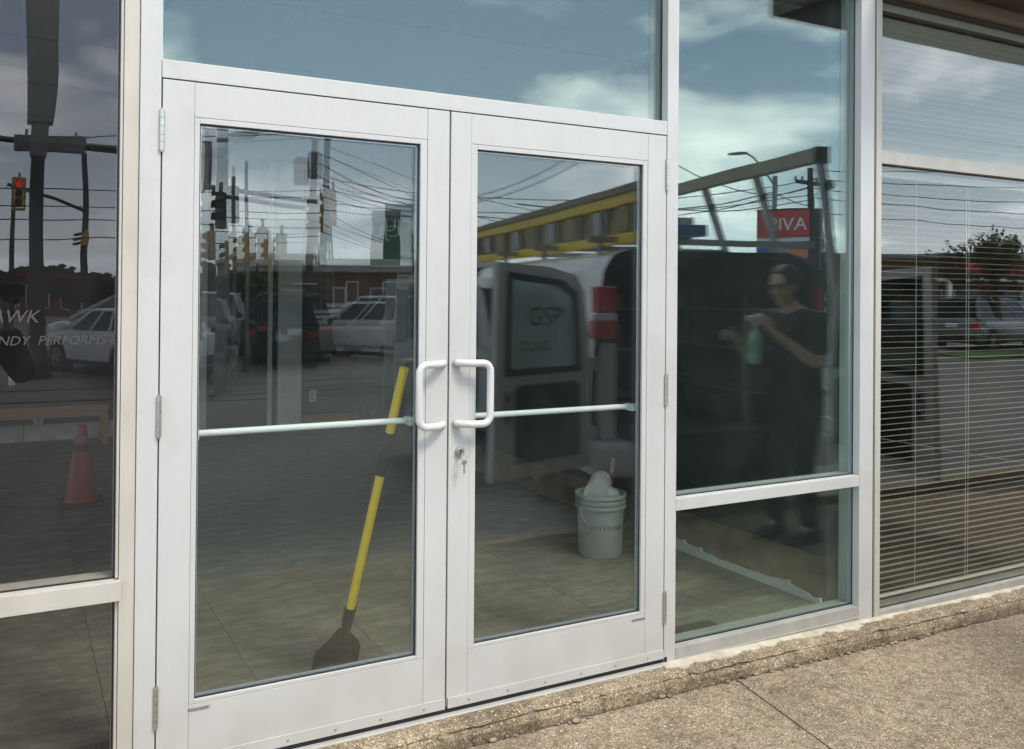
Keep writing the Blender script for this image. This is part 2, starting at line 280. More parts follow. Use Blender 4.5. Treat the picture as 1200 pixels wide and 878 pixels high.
M['concrete'] = mat('kerb concrete', (.36, .35, .32), .85, var=.2, vscale=3)
M['bark'] = mat('tree bark', (.075, .06, .05), .9)
M['bud'] = mat('spring leaves', (.10, .115, .04), .8, col2=(.06, .065, .025), vscale=3)
M['skin'] = mat('skin', (.58, .36, .26), .55, var=.12, vscale=20)
M['hair'] = mat('dark brown hair', (.030, .020, .014), .6, bump=.4, bscale=90)
M['tee'] = mat('black t-shirt cloth', (.018, .018, .020), .85, bump=.25, bscale=14)
M['trouser'] = mat('charcoal work trousers', (.022, .021, .02), .9, bump=.25, bscale=12)
M['shoe'] = mat('dark boots', (.02, .018, .016), .6)
M['jacket'] = mat('dark navy jacket', (.012, .013, .018), .85, bump=.2, bscale=12)
M['liquid'] = mat('blue green cleaner', (.34, .56, .52), .2)
M['bottle_label'] = mat('green bottle label', (.12, .5, .2), .5)
M['text_dark'] = mat('dark print', (.03, .03, .04), .6)
M['text_film'] = mat('silver window lettering', (.055, .052, .048), .6)
M['label'] = mat('small maker label', (.30, .28, .25), .5, col2=(.05, .05, .05), vscale=90)
M['silverbar'] = mat('floor register metal', (.06, .05, .045), .5)

# ------------------------------------------------------------------ mesh builder
class MB:
    def __init__(s): s.v = []; s.f = []
    def add(s, vs, fs):
        o = len(s.v); s.v += [tuple(p) for p in vs]; s.f += [tuple(i+o for i in f) for f in fs]; return s
    def box(s, x0, x1, y0, y1, z0, z1):
        if x0 > x1: x0, x1 = x1, x0
        if y0 > y1: y0, y1 = y1, y0
        if z0 > z1: z0, z1 = z1, z0
        v = [(x, y, z) for x in (x0, x1) for y in (y0, y1) for z in (z0, z1)]
        return s.add(v, [(0, 1, 3, 2), (4, 6, 7, 5), (0, 4, 5, 1), (2, 3, 7, 6), (0, 2, 6, 4), (1, 5, 7, 3)])
    def beam(s, a, b, w, h):
        a, b = Vector(a), Vector(b); d = (b-a).normalized(); q = Vector((0, 0, 1)) if abs(d.z) < .95 else Vector((1, 0, 0))
        x = d.cross(q).normalized()*(w/2); y = x.cross(d).normalized()*(h/2)
        v = [p+i*x+j*y for p in (a, b) for i, j in ((-1, -1), (1, -1), (1, 1), (-1, 1))]
        return s.add(v, [(0, 3, 2, 1), (4, 5, 6, 7), (0, 1, 5, 4), (1, 2, 6, 5), (2, 3, 7, 6), (3, 0, 4, 7)])
    def tube(s, pts, r, n=8, cap=True):
        pts = [Vector(p) for p in pts]; rr = r if isinstance(r, (list, tuple)) else [r]*len(pts)
        rings = []; prev = None
        for i, p in enumerate(pts):
            d = (pts[min(i+1, len(pts)-1)]-pts[max(i-1, 0)]).normalized()
            if prev is None:
                q = Vector((0, 0, 1)) if abs(d.z) < .9 else Vector((1, 0, 0)); x = d.cross(q).normalized()
            else: x = (prev-d*prev.dot(d)).normalized()
            prev = x; y = d.cross(x)
            rings.append([p+rr[i]*(x*math.cos(2*math.pi*k/n)+y*math.sin(2*math.pi*k/n)) for k in range(n)])
        return s.loft(rings, cap, cap)
    def loft(s, rings, c0=True, c1=True):
        n = len(rings[0]); v = [p for r in rings for p in r]; f = []
        for i in range(len(rings)-1):
            for k in range(n): a = i*n+k; b = i*n+(k+1) % n; f.append((a, b, b+n, a+n))
        if c0: f.append(tuple(reversed(range(n))))
        if c1: f.append(tuple(range((len(rings)-1)*n, len(rings)*n)))
        return s.add(v, f)
    def cyl(s, a, b, r, n=12, r2=None): return s.tube([a, b], [r, r if r2 is None else r2], n)
    def lathe(s, prof, c=(0, 0, 0), n=20, c0=True, c1=True):
        return s.loft([[(c[0]+r*math.cos(2*math.pi*k/n), c[1]+r*math.sin(2*math.pi*k/n), c[2]+z) for k in range(n)] for r, z in prof], c0, c1)
    def prism(s, poly, fn0, fn1):
        n = len(poly); return s.loft([[fn0(*p) for p in poly], [fn1(*p) for p in poly]])
    def ellipsoid(s, c, r, n=16, m=10):
        rings = [[(c[0]+r[0]*math.sin(t)*math.cos(2*math.pi*k/n), c[1]+r[1]*math.sin(t)*math.sin(2*math.pi*k/n), c[2]-r[2]*math.cos(t)) for k in range(n)] for t in [math.pi*(i+.02)/(m+.04) for i in range(m+1)]]
        return s.loft(rings)
    def quad(s, a, b, c, d): return s.add([a, b, c, d], [(0, 1, 2, 3)])
    def mesh(s, name, mt, smooth=False):
        me = bpy.data.meshes.new(name); me.from_pydata([tuple(p) for p in s.v], [], s.f); me.update()
        if mt: me.materials.append(mt)
        if smooth: me.polygons.foreach_set('use_smooth', [True]*len(me.polygons))
        return me
    def obj(s, name, mt, parent=None, smooth=False, bevel=0, loc=None, rot=None, label=None):
        return link(name, s.mesh(name, mt, smooth), parent, bevel, loc, rot, label)
def link(name, me, parent=None, bevel=0, loc=None, rot=None, label=None):
    o = bpy.data.objects.new(name, me); COL.objects.link(o)
    if parent is not None: o.parent = parent
    if loc: o.location = loc
    if rot: o.rotation_euler = rot
    if label: o['label'] = label
    if bevel:
        b = o.modifiers.new('bevel', 'BEVEL'); b.width = bevel; b.segments = 2; b.limit_method = 'ANGLE'
    return o
def thing(name, label, cat, loc=(0, 0, 0), rz=0, group=None):
    o = bpy.data.objects.new(name, None); COL.objects.link(o); o.empty_display_size = .1
    o.location = loc; o.rotation_euler = (0, 0, rz); o['label'] = label; o['category'] = cat
    if group: o['group'] = group
    return o
def tag(o, label, cat, group=None):
    o['label'] = label; o['category'] = cat
    if group: o['group'] = group
    return o
def struct(o): o['kind'] = 'structure'; return o
def text_mesh(body, size, depth=.001, shear=0, mt=None, align='CENTER'):
    cu = bpy.data.curves.new('lettering', 'FONT'); cu.body = body; cu.size = size; cu.extrude = depth; cu.shear = shear
    cu.align_x = align; cu.align_y = 'CENTER'; cu.resolution_u = 3
    o = bpy.data.objects.new('lettering', cu); COL.objects.link(o)
    dg = bpy.context.evaluated_depsgraph_get(); dg.update()
    me = bpy.data.meshes.new_from_object(o.evaluated_get(dg)); bpy.data.objects.remove(o)
    me.materials.clear()
    if mt: me.materials.append(mt)
    return me
def letter(parent, body, size, loc, facing='+y', mt=None, name='lettering', shear=0, depth=.002, label=None, xs=1.0):
    me = text_mesh(body, size, depth, shear, mt)
    A = Matrix(((-xs, 0, 0), (0, 0, 1), (0, 1, 0))) if facing == '+y' else Matrix(((xs, 0, 0), (0, 0, -1), (0, 1, 0)))
    me.transform(A.to_4x4())
    return link(name, me, parent, loc=loc, label=label)
rng = random.Random(5)
LOT = -0.34
def zl(x): return -.020-.0145*max(0, x-1.8)          # ledge top along the wall
def zs(x, y=-.1): return -.090-.018*max(0, x-1.9)-.04*max(0, -y-.1)   # sidewalk surface

# ------------------------------------------------------------------ ground
g = MB()
xs_ = [-500, -120, -40, -12, 0, 12, 40, 120, 500]; ys_ = [60, 7, -20, -60, -120, -500]
for i in range(len(xs_)-1):
    for j in range(len(ys_)-1):
        g.quad((xs_[i], ys_[j+1], LOT), (xs_[i+1], ys_[j+1], LOT), (xs_[i+1], ys_[j], LOT), (xs_[i], ys_[j], LOT))
ground = struct(g.obj('ground', M['asphalt']))
def noise1(x, s): return math.sin(x*3.1+s)*.5+math.sin(x*11.7+s*2.3)*.3+math.sin(x*29.3+s*5.1)*.2
# ledge, worn at the arris
n = 620; prof = []
rings = []
lr = random.Random(3)
jit = [lr.uniform(-1, 1) for _ in range(n+1)]
for i in range(n+1):
    x = -4+11.5*i/n; a = noise1(x*2.2, 1.); b = noise1(x*3.7, 4.); c = noise1(x*1.3, 9.)
    t = zl(x); j = zs(x)
    chip = max(0, noise1(x*4.1, 2.2)-.45)*.03
    gz = max(0, noise1(x*1.9, 7.7)+.35)*.009; ch2 = max(0, noise1(x*6.3, 3.1)-.35)*.02
    rings.append([(x, .115, t+.001), (x, -.002, t+.0008*a), (x, -.050, t-.003+.0012*b), (x, -.080-.003*a+ch2, t-.008+.002*b-.002*jit[i]),
                  (x, -.0925-.003*b+chip*.6+ch2, t-.016+.003*c-.003*jit[i]), (x, -.0925-.002*b+gz+chip, t-.023+.003*c), (x, -.098-.003*c+gz*.6+chip, t-.028+.003*c), (x, -.1015-.004*c+chip+.002*jit[i], t*.4+j*.6+.004*a), (x, -.101+.005*a+chip, j+.007+.003*jit[i]), (x, -.090, j-.05), (x, .115, j-.05)])
led = MB(); led.loft(rings); ledge = struct(led.obj('ledge', M['ledge'], smooth=False))
mo = MB(); mr_ = []
for i in range(400):
    x = 1.82+2.6*i/399; f_ = .030+.022*noise1(x*2.3, 6)+.008*noise1(x*17, 2)+(.012 if x < 2.9 else -.010); t = zl(x)
    mr_.append([(x, -.001, t+.006), (x, -.012, t+.005), (x, -max(.014, f_), t+.0015), (x, -max(.014, f_)-.002, t-.006), (x, -.001, t-.006)])
mo.loft(mr_); struct(mo.obj('mortar_bed', M['mortar']))
crev = MB()
for i in range(240):
    x = -3.9+11*i/240+lr.uniform(-.02, .02)
    if lr.random() < .55:
        s = lr.uniform(.004, .011)*(1.7 if lr.random() < .12 else 1); y = -.104-lr.uniform(-.002, .016)
        crev.ellipsoid((x, y, zs(x, y)+s*.25), (s*lr.uniform(.8, 1.8), s, s*.6), 7, 5)
o = crev.obj('gravel', mat('loose grit', (.30, .24, .17), .9, col2=(.06, .045, .03), vscale=14), smooth=True); o['kind'] = 'stuff'
# sidewalk slabs
walk = bpy.data.objects.new('sidewalk', None); COL.objects.link(walk); walk['kind'] = 'structure'
bed = MB(); bed.box(-8.5, 9.3, -2.24, -.088, LOT-.05, -.26); bed.obj('bedding', M['grout'], walk)
jx = [-8.0, -5.5, -3.0, -.42, 2.115, 4.65, 7.2, 9.2]
for i in range(len(jx)-1):
    a, b = jx[i]+.004, jx[i+1]-.004; s = MB(); nx, ny = 26, 18; sk = -.13
    P = [[None]*(ny+1) for _ in range(nx+1)]
    for p in range(nx+1):
        for q in range(ny+1):
            y = -.106-(2.134)*q/ny; x = a+(b-a)*p/nx+sk*(-y-.106)
            ed = .004 if p in (0, nx) or q in (0, ny) else 0
            P[p][q] = (x, y, zs(x, y)-ed+.0016*noise1(x*3+y*7, 2))
    idx = {}
    vs = [P[p][q] for p in range(nx+1) for q in range(ny+1)]
    s.add(vs, [(p*(ny+1)+q, p*(ny+1)+q+1, (p+1)*(ny+1)+q+1, (p+1)*(ny+1)+q) for p in range(nx) for q in range(ny)])
    loop = [P[p][0] for p in range(nx+1)]+[P[nx][q] for q in range(1, ny+1)]+[P[p][ny] for p in range(nx-1, -1, -1)]+[P[0][q] for q in range(ny-1, 0, -1)]
    s.loft([loop, [(x, y, -.27) for x, y, z in loop]], False, False)
    s.obj('slab', M['walk'], walk)
kb = MB(); kb.prism([(-2.244, -.183), (-2.30, -.19), (-2.85, LOT+.012), (-2.85, LOT-.1), (-2.244, LOT-.1)], lambda y, z: (9.3, y, z), lambda y, z: (-8.4, y, z)); struct(kb.obj('kerb', M['walk']))
ap = MB(); ap.box(-14, 16, -8.6, -2.852, LOT-.1, LOT+.006); struct(ap.obj('apron', M['asphalt']))

# ------------------------------------------------------------------ storefront
SF = thing('storefront', 'white aluminium shopfront with double glass doors, side windows and transom above the concrete ledge', 'storefront')
def fr(mb, x0, x1, z0, z1, w, y0, y1, wb=None):
    wb = wb or w
    mb.box(x0, x0+w, y0, y1, z0, z1); mb.box(x1-w, x1, y0, y1, z0, z1)
    mb.box(x0+w, x1-w, y0, y1, z0, z0+wb); mb.box(x0+w, x1-w, y0, y1, z1-w, z1); return mb
def pane(parent, x0, x1, z0, z1, y, mt, th=.006, name='glass_pane', tilt=(0, 0)):
    cx, cz = (x0+x1)/2, (z0+z1)/2
    b = MB().box(x0-cx, x1-cx, -th/2, th/2, z0-cz, z1-cz)
    return b.obj(name, mt, parent, loc=(cx, y+th/2, cz), rot=(R(tilt[1]), 0, R(tilt[0])))
def igu(parent, x0, x1, z0, z1, y, mt, gap=.012, tilt=(0, 0), direct=False):
    """double glazed unit: outer pane, spacer, inner pane"""
    a = pane(parent, x0-.004, x1+.004, z0-.004, z1+.004, y, mt)
    par = parent if direct else a; off = (0, 0, 0) if direct else tuple(-c for c in a.location)
    b = MB().box(x0-.004, x1+.004, -.003, .003, z0-.004, z1+.004)
    cx, cz = (x0+x1)/2, (z0+z1)/2
    ip = MB().box(x0-.004-cx, x1+.004-cx, -.003, .003, z0-.004-cz, z1+.004-cz).obj('inner_pane', mt, par, loc=(cx+off[0], y+.009+gap+off[1], cz+off[2]), rot=(R(tilt[1]), 0, R(tilt[0])))
    s = fr(MB(), x0+.0025, x1-.0025, z0+.0025, z1-.0025, .005, y+.0065, y+.0055+gap).obj('spacer', M['spacer'], par, loc=off)
    k = fr(MB(), x0-.003, x1+.003, z0-.003, z1+.003, .007, y-.004, y-.0005)
    k.obj('gasket', M['rubber'], par, loc=off)
    return a
DEP = .115
TOP = 2.80
# fixed members (butted end to end)
def member(name, x0, x1, z0, z1, y0=0.0, y1=DEP, mt='frame', label=None, bevel=.0012):
    return MB().box(x0, x1, y0, y1, z0, z1).obj(name, M[mt], SF, bevel=bevel, label=label)
member('jamb', -.058, -.001, zl(0), TOP, label='white door jamb on the hinge side of the left door')
mr = MB(); mr.box(1.841, 1.8947, 0, DEP, zl(1.86), TOP); mr.obj('mullion', M['frame'], SF, bevel=.0012, label='slim white upright between the right door and the side window')
member('mullion', -.1005, -.0595, zl(0), TOP, .006, DEP, 'frame_old', 'old cream upright beside the left window')
member('glazing_bead', -.109, -.102, .58, TOP, .010, DEP, 'frame_old')
member('glazing_bead', -.109, -.102, zl(0), .519, .010, DEP, 'frame_old')
member('transom_bar', .0005, 1.8395, 2.016, 2.0696, 0, DEP, 'frame', 'white header bar over the double doors')
# side window
member('mullion', 2.92, 3.006, -.039, TOP, 0, DEP, 'frame', 'wide white upright right of the side window')
member('caulk_joint', 3.0075, 3.0155, zl(3), TOP, .008, .05, 'ledge')
member('mullion', 3.017, 3.0515, zl(3), TOP, -.003, DEP, 'frame_old', 'cream edge frame of the blinds window')
member('window_rail', 1.896, 2.9185, .560, .607, 0, DEP, 'frame', 'white rail between the two side panes')
member('sill', 1.896, 2.9185, -.040, .030, .0, DEP, 'frame_grey', 'weathered aluminium sill under the side window')
member('sill_flashing', 1.85, 3.02, zl(2.5)-.022, zl(2.5)-.004, -.006, .04, 'frame_grey')
MB().box(1.897, 2.918, -.0035, -.0012, -.018, -.014).obj('sill_line', M['frame'], SF)
member('window_head', 1.896, 2.9185, TOP-.05, TOP, 0, DEP)
member('window_head', .0005, 1.8395, TOP-.05, TOP, 0, DEP)
# left window
member('window_rail', -1.9, -.096, .521, .576, -.012, DEP, 'frame_old', 'cream rail across the left window')
member('sill', -1.9, -.111, -.02, .03, 0, DEP, 'frame_old')
member('jamb', -1.96, -1.902, zl(0), TOP, 0, DEP, 'frame_old')
member('window_head', -1.9, -.111, TOP-.05, TOP, 0, DEP, 'frame_old')
# right window
member('transom_bar', 3.053, 5.6, 2.000, 2.0565, -.002, DEP, 'frame_old', 'cream bar across the blinds window')
member('sill', 3.053, 5.6, zl(4.2)-.012, -.014, -.002, DEP, 'frame_grey', 'grimy aluminium sill under the blinds window')
member('jamb', 5.602, 5.66, zl(5.6), TOP, 0, DEP, 'frame_old')
member('window_head', 3.053, 5.6, TOP-.03, 2.835, -.004, DEP, 'head')
# glass
igu(SF, .0, 1.840, 2.0696, TOP-.05, .040, M['g_side'])['label'] = 'wide transom pane over the doors'
igu(SF, 1.8947, 2.92, .607, TOP-.05, .040, M['g_side'])['label'] = 'tall upper pane of the side window'
igu(SF, 1.8947, 2.92, .030, .560, .040, M['g_side'])['label'] = 'low pane of the side window'
def old_pane(x0, x1, z0, z1, mt, label, y=.03):
    a = pane(SF, x0, x1, z0, z1, y, mt, .006); a['label'] = label
    fr(MB(), x0+.001, x1-.001, z0+.001, z1-.001, .004, y-.004, y-.0005).obj('gasket', M['rubber'], a, loc=tuple(-c for c in a.location)); return a
lw_ = old_pane(-1.9, -.109, .576, TOP-.05, M['g_old'], 'upper pane of the left window')
old_pane(-1.9, -.109, .03, .521, M['g_old'], 'low pane of the left window')
old_pane(3.0515, 5.6, -.014, 2.0, M['g_blind'], 'large pane in front of the open blinds')
old_pane(3.0515, 5.6, 2.0565, TOP-.03, M['g_blind'], 'upper pane in front of the closed blinds')
# lettering on the left window
for body, size, x, z, sh in (('FIREHAWK', .050, -.432, 1.322, .25), ('FIRST INDY  PERFORMS BETTER', .036, -.262, 1.256, .25)):
    lo = letter(lw_, body, size, (0, 0, 0), '-y', M['text_film'], 'lettering', sh, .0004)
    lo.location = Vector((x, .0285, z))-lw_.location
# overhang at the right
member('soffit', 3.05, 7.5, 2.836, 2.90, -.528, -.006, 'soffit', 'brown metal soffit above the blinds window')
member('fascia', 3.02, 7.5, 2.832, 3.20, -.56, -.530, 'fascia', 'dark red fascia of the overhang')
uw = MB(); uw.box(-6, 3.049, 0.001, .25, TOP+.001, 3.6); uw.box(3.049, 7.5, 0.001, .25, 2.902, 3.6); uw.box(-6, -1.962, .001, .2, -.3, TOP); uw.box(5.662, 7.5, .001, .2, -.3, TOP)
uw.obj('upper_wall', M['fascia'], SF)

# doors
def door(x0, x1, hinge_left):
    d = MB(); D = .045; w = .0885
    sl, sr = (x0, x0+.0885), (x1-.0795, x1)
    if not hinge_left: sl, sr = (x0, x0+.0765), (x1-.087, x1)
    d.box(*sl, 0.0005, D, .003, 2.012); d.box(*sr, 0.0005, D, .003, 2.012)
    d.box(sl[1]+.0006, sr[0]-.0006, .0013, D, 1.910, 2.012); d.box(sl[1]+.0006, sr[0]-.0006, .0013, D, .003, .183)
    o = d.obj('door', M['frame'], SF, bevel=.001, label='white glazed door, %s leaf of the pair' % ('left' if hinge_left else 'right'))
    gx0, gx1, gz0, gz1 = sl[1]+.016, sr[0]-.0245, .195, 1.893
    if not hinge_left: gx0, gx1 = sl[1]+.025, sr[0]-.021
    s = MB(); e = .0008
    s.box(sl[1]+e, gx0, .0022, .032, .184, 1.9092); s.box(gx1, sr[0]-e, .0022, .032, .184, 1.9092)
    s.box(gx0, gx1, .0022, .032, gz1, 1.9092); s.box(gx0, gx1, .0022, .032, .184, gz0)
    s.obj('glazing_stop', M['frame'], o, bevel=.001)
    igu(o, gx0, gx1, gz0, gz1, .016, M['g_door'], gap=.010, tilt=(.42, -.22) if hinge_left else (.05, .03), direct=True)
    sw = MB(); sw.box(x0+.002, x1-.002, -.0065, -.0005, .001, .036); sw.obj('door_sweep', M['frame'], o, bevel=.001)
    rv = MB()
    for k in range(6):
        x = x0+.08+(x1-x0-.16)*k/5; rv.lathe([(.0001, 0), (.0035, .0006), (.004, .002)][::-1], n=8)
        vs = rv.v[-24:]; del rv.v[-24:]; rv.v += [(x+a, -.0066-.002+c, .017+b) for a, b, c in vs]
    rv.obj('rivet', M['steel'], o)['kind'] = 'stuff'
    hx = x0-.002 if hinge_left else x1+.003
    for z0, z1 in ((.137, .255), (.975, 1.093), (1.803, 1.921)):
        h = MB()
        for k in range(5):
            a = z0+(z1-z0)*k/5; h.cyl((hx, -.004, a+.0006), (hx, -.004, z0+(z1-z0)*(k+1)/5-.0006), .0072, 12)
        h.cyl((hx, -.004, z0-.004), (hx, -.004, z1+.004), .0045, 8)
        h.obj('hinge', M['steel'], o, smooth=False)
    sg = -1 if hinge_left else 1; mx = .9005 if hinge_left else .945
    zt, zb = 1.162, .957; pts = [(mx, .001, zt), (mx+sg*.012, -.024, zt)]
    bx = mx+sg*.108; by = -.050
    rad = .028
    pts = [(mx, .001, zt)]
    pts += [(mx+sg*t, -.045*min(1, t/.04)**.7-.005*max(0, t-.04)/.068, zt) for t in (.004, .010, .02, .03, .045, .06, .076)]
    pts += [(bx-sg*rad+sg*rad*math.sin(a), by, zt-rad+rad*math.cos(a)) for a in (.15, .4, .8, 1.2, 1.5)]
    low = [(x, y, zb+zt-z) for x, y, z in pts][::-1]
    h = MB(); h.tube(pts+low, .0125, 14); ho = h.obj('pull_handle', M['handle'], o, smooth=True)
    b = MB(); xa, xb = gx0+.004, gx1-.004
    b.cyl((xa, .088, .965), (xb, .088, .965), .0105, 14)
    b.box(xa-.012, xa+.010, .046, .099, .952, .978); b.box(xb-.010, xb+.012, .046, .099, .952, .978)
    b.obj('push_bar', M['pushbar'], o, smooth=False)
    if not hinge_left:
        c = MB(); c.cyl((.962, .001, .862), (.962, -.010, .862), .0165, 20); c.cyl((.962, -.0101, .862), (.962, -.013, .862), .0125, 20)
        c.obj('lock_cylinder', M['steel'], o, bevel=.001)
        kx = MB(); kx.box(.9605, .9635, -.0136, -.0131, .852, .872); kx.obj('keyway', M['black'], o)
    lx0, lx1 = (.0895, .152) if hinge_left else (1.688, 1.748)
    MB().box(lx0, lx1, -.0006, .0008, .1645, .1725).obj('maker_label', M['label'], o)
    return o
DL = door(.0030, .9165, True); DR = door(.9225, 1.8370, False)
# key hanging in the lock
k = thing('key', 'small worn key hanging from the lock of the right door', 'key', (.963, -.016, .862))
kb_ = MB(); kb_.box(-.0012, .0012, -.020, .004, -.008, .008); kb_.obj('key_bow', M['brass'], k)
rg = MB(); rg.tube([(.001+.011*math.sin(a), -.018+.002*math.cos(a), -.014+.011*math.cos(a)) for a in [2*math.pi*i/16 for i in range(17)]], .0011, 6); rg.obj('key_ring', M['steel'], k)
sk_ = MB(); sk_.box(-.001, .0012, -.021, -.0195, -.040, -.024); sk_.box(.0012, .010, -.021, -.0195, -.040, -.026); sk_.box(-.008, -.001, -.021, -.0195, -.040, -.027); sk_.box(-.002, .003, -.021, -.0195, -.070, -.040); sk_.box(.003, .0055, -.021, -.0195, -.064, -.060); sk_.obj('key_blade', M['brass'], k)
# threshold
th = MB(); th.box(.0, 1.852, .006, .11, -.017, -.002); th.obj('threshold_seal', M['rubber'], SF)
th = MB(); th.box(-.002, 1.839, -.022, .005, -.030, -.0165); th.obj('threshold', M['frame'], SF, bevel=.002, label='white metal threshold under the doors')
th = MB(); th.box(1.8415, 1.853, -.0035, -.0005, -.019, .003); th.obj('corner_block', M['rubber'], SF)

# ------------------------------------------------------------------ interior shell
FX0, FX1, FY1 = -4.0, 7.2, 6.75
fl = MB(); fl.box(FX0, FX1, .116, FY1, -.06, -.0035); floor = struct(fl.obj('floor', M['grout']))
tw, tl = .497, .994; tb = MB(); tb.box(.0015, tw-.0015, .0015, tl-.0015, -.003, 0); tm = None
tb_half = MB().box(.0015, tw-.0015, .0015, .878-.0015, -.003, 0).mesh('tile', M['tile'])
tmesh = tb.mesh('tile', M['tile'])
for i in range(-6, 7):
    x = .412+i*tw
    if x > 2.84: continue
    tw_ = min(tw, 2.868-x)
    y = .12-(.5 if i % 2 else .0)*tl
    k2 = 0
    while y < FY1:
        if y < .12:
            me = MB().box(.0015, tw_-.0015, .0015, tl/2-.0015, -.003, 0).mesh('tile', M['tile']); yy = .12
            link('tile', me, floor, loc=(x, yy, 0)); y += tl; continue
        L_ = min(tl, FY1-y)
        me = tmesh if L_ == tl and tw_ == tw else MB().box(.0015, tw_-.0015, .0015, L_-.0015, -.003, 0).mesh('tile', M['tile'])
        link('tile', me, floor, loc=(x, y, 0)); y += tl
edge = MB().box(2.400, 2.855, .12, FY1, -.003, -.0002); 
x = .412+5*tw-1.5*tw
cl = MB(); cl.box(FX0, FX1, .26, FY1, 2.78, 2.86); ceil = struct(cl.obj('ceiling', M['ceil']))
grid = MB()
for i in range(20): grid.box(FX0+.61*i-.012, FX0+.61*i+.012, .2, FY1, 2.752, 2.765)
for j in range(6): grid.box(FX0, FX1, .3+1.22*j-.012, .3+1.22*j+.012, 2.7505, 2.7515)
grid.obj('ceiling_grid', M['ceil'], ceil)
pm = MB().box(.014, .596, .014, 1.206, 2.758, 2.772).mesh('ceiling_panel', M['ceil'])
for i in range(18):
    for j in range(5): link('ceiling_panel', pm, ceil, loc=(FX0+.61*i, .3+1.22*j, 0))
bw = MB(); bw.box(FX0, FX1, FY1, FY1+.1, 0, 2.78); struct(bw.obj('back_wall', M['wall_dark']))
lwl = MB(); lwl.box(FX0-.1, FX0, .12, 3.6, 0, 2.78); lwl.box(FX0-.1, FX0, 6.45, FY1, 0, 2.78); lwl.box(FX0-.1, FX0, 3.6, 6.45, 0, .25); lwl.box(FX0-.1, FX0, 3.6, 6.45, 2.4, 2.78)
sw_ = struct(lwl.obj('side_wall', M['white_wall']))
MB().box(FX0-.053, FX0-.047, 3.6, 6.45, .25, 2.4).obj('side_window', M['g_door'], sw_)  # unseen side window, added to let daylight reach the back floor and bench
struct(MB().box(FX1, FX1+.1, .12, FY1, 0, 2.78).obj('side_wall', M['wall_dark']))
struct(MB().box(FX0-.1, FX1+.1, .1, FY1+.1, 2.9, 3.0).obj('roof', M['roofw']))
pw = MB(); pw.box(2.862, 2.96, .135, FY1, .215, 2.75); part = struct(pw.obj('partition_wall', M['wall_dark']))
MB().box(2.870, 2.955, .135, FY1, -.003, .2145).obj('exposed_base', M['wall_glue'], part)
# torn plasterboard strip left along the partition
rg_ = random.Random(8); top = []
y = .128
while y < 1.42:
    tp = min(1, (y-.10)/.30); z = tp*(.046+.018*math.sin(y*5+1)+rg_.uniform(-.004, .004))+.003; top.append((y, z))
    if rg_.random() < .12: top.append((y+.003, z+.016)); top.append((y+.05, z+.004)); y += .05
    y += rg_.uniform(.02, .06)
poly = [(.128, .001)]+top+[(1.44, .001)]
st = MB(); st.prism(poly, lambda a, b: (2.848, a, b), lambda a, b: (2.8615, a, b)); st.obj('torn_plasterboard', M['white_wall'], part)
# trim posts and base on the back wall
MB().box(2.06, 2.30, FY1-.09, FY1-.001, 0, 2.75).obj('trim_post', M['white_wall'], bpy.data.objects['back_wall'], bevel=.01)
MB().box(1.96, 2.00, FY1-.05, FY1-.001, 0, 2.75).obj('trim_post', M['white_wall'], bpy.data.objects['back_wall'], bevel=.005)
MB().box(1.14, 1.34, FY1-.09, FY1-.001, 0, 2.75).obj('trim_post', M['white_wall'], bpy.data.objects['back_wall'], bevel=.01)
bs = mat('pale stone base tile', (.52, .49, .43), .6, col2=(.38, .35, .30), vscale=5)
for i in range(11): 
    a = FX0+.4662*i
    MB().box(a+.002, a+.4642, FY1-.014, FY1-.0005, .002, .155).obj('base_tile', bs, bpy.data.objects['back_wall'])
MB().box(2.305, 2.86, FY1-.016, FY1-.0005, .002, .10).obj('base_board', M['wood'], bpy.data.objects['back_wall'])
def outlet(x, z, label):
    t = thing('wall_outlet', label, 'outlet', (x, FY1-.0005, z))
    MB().box(-.038, .038, -.020, 0, -.062, .062).obj('cover_plate', M['white'], t, bevel=.004)
    for s in (-1, 1):
        q = MB(); q.box(-.017, .017, -.022, -.0205, s*.026-.014, s*.026+.014); so_ = q.obj('socket', M['cone_grey'], t)
outlet(2.44, .30, 'white outlet plate on the back wall right of the white post')
outlet(-.15, .215, 'white outlet plate low on the back wall under the bench')
# ------------------------------------------------------------------ things inside
t = thing('bench', 'light oak bench against the back wall behind the left window', 'bench', (-.30, 6.42, 0))
MB().box(-.72, .715, -.16, .20, .325, .368).obj('seat', M['wood'], t, bevel=.004)
MB().box(-.66, .655, -.135, -.11, .265, .324).obj('apron', M['wood'], t, bevel=.002)
for x in (-.68, .68):
    for y in (-.13, .17): MB().box(x-.025, x+.025, y-.025, y+.025, .001, .324).obj('leg', M['wood'], t, bevel=.003)
t = thing('traffic_cone', 'orange red traffic cone standing on the tile floor', 'cone', (.035, 3.80, 0))
MB().box(-.135, .135, -.135, .135, .0, .026).obj('base', M['black_m'], t, bevel=.008)
MB().lathe([(.105, .0265), (.098, .03), (.030, .50), (.026, .515), (.018, .517)], n=24).obj('body', M['orange'], t, smooth=True)
MB().lathe([(.0522, .355), (.0535, .352), (.0385, .455), (.037, .455)], n=24).obj('reflective_collar', mat('dark cone collar', (.20, .10, .08), .5, var=.3), t, smooth=True)  # collar in a dark orange tint with random variation
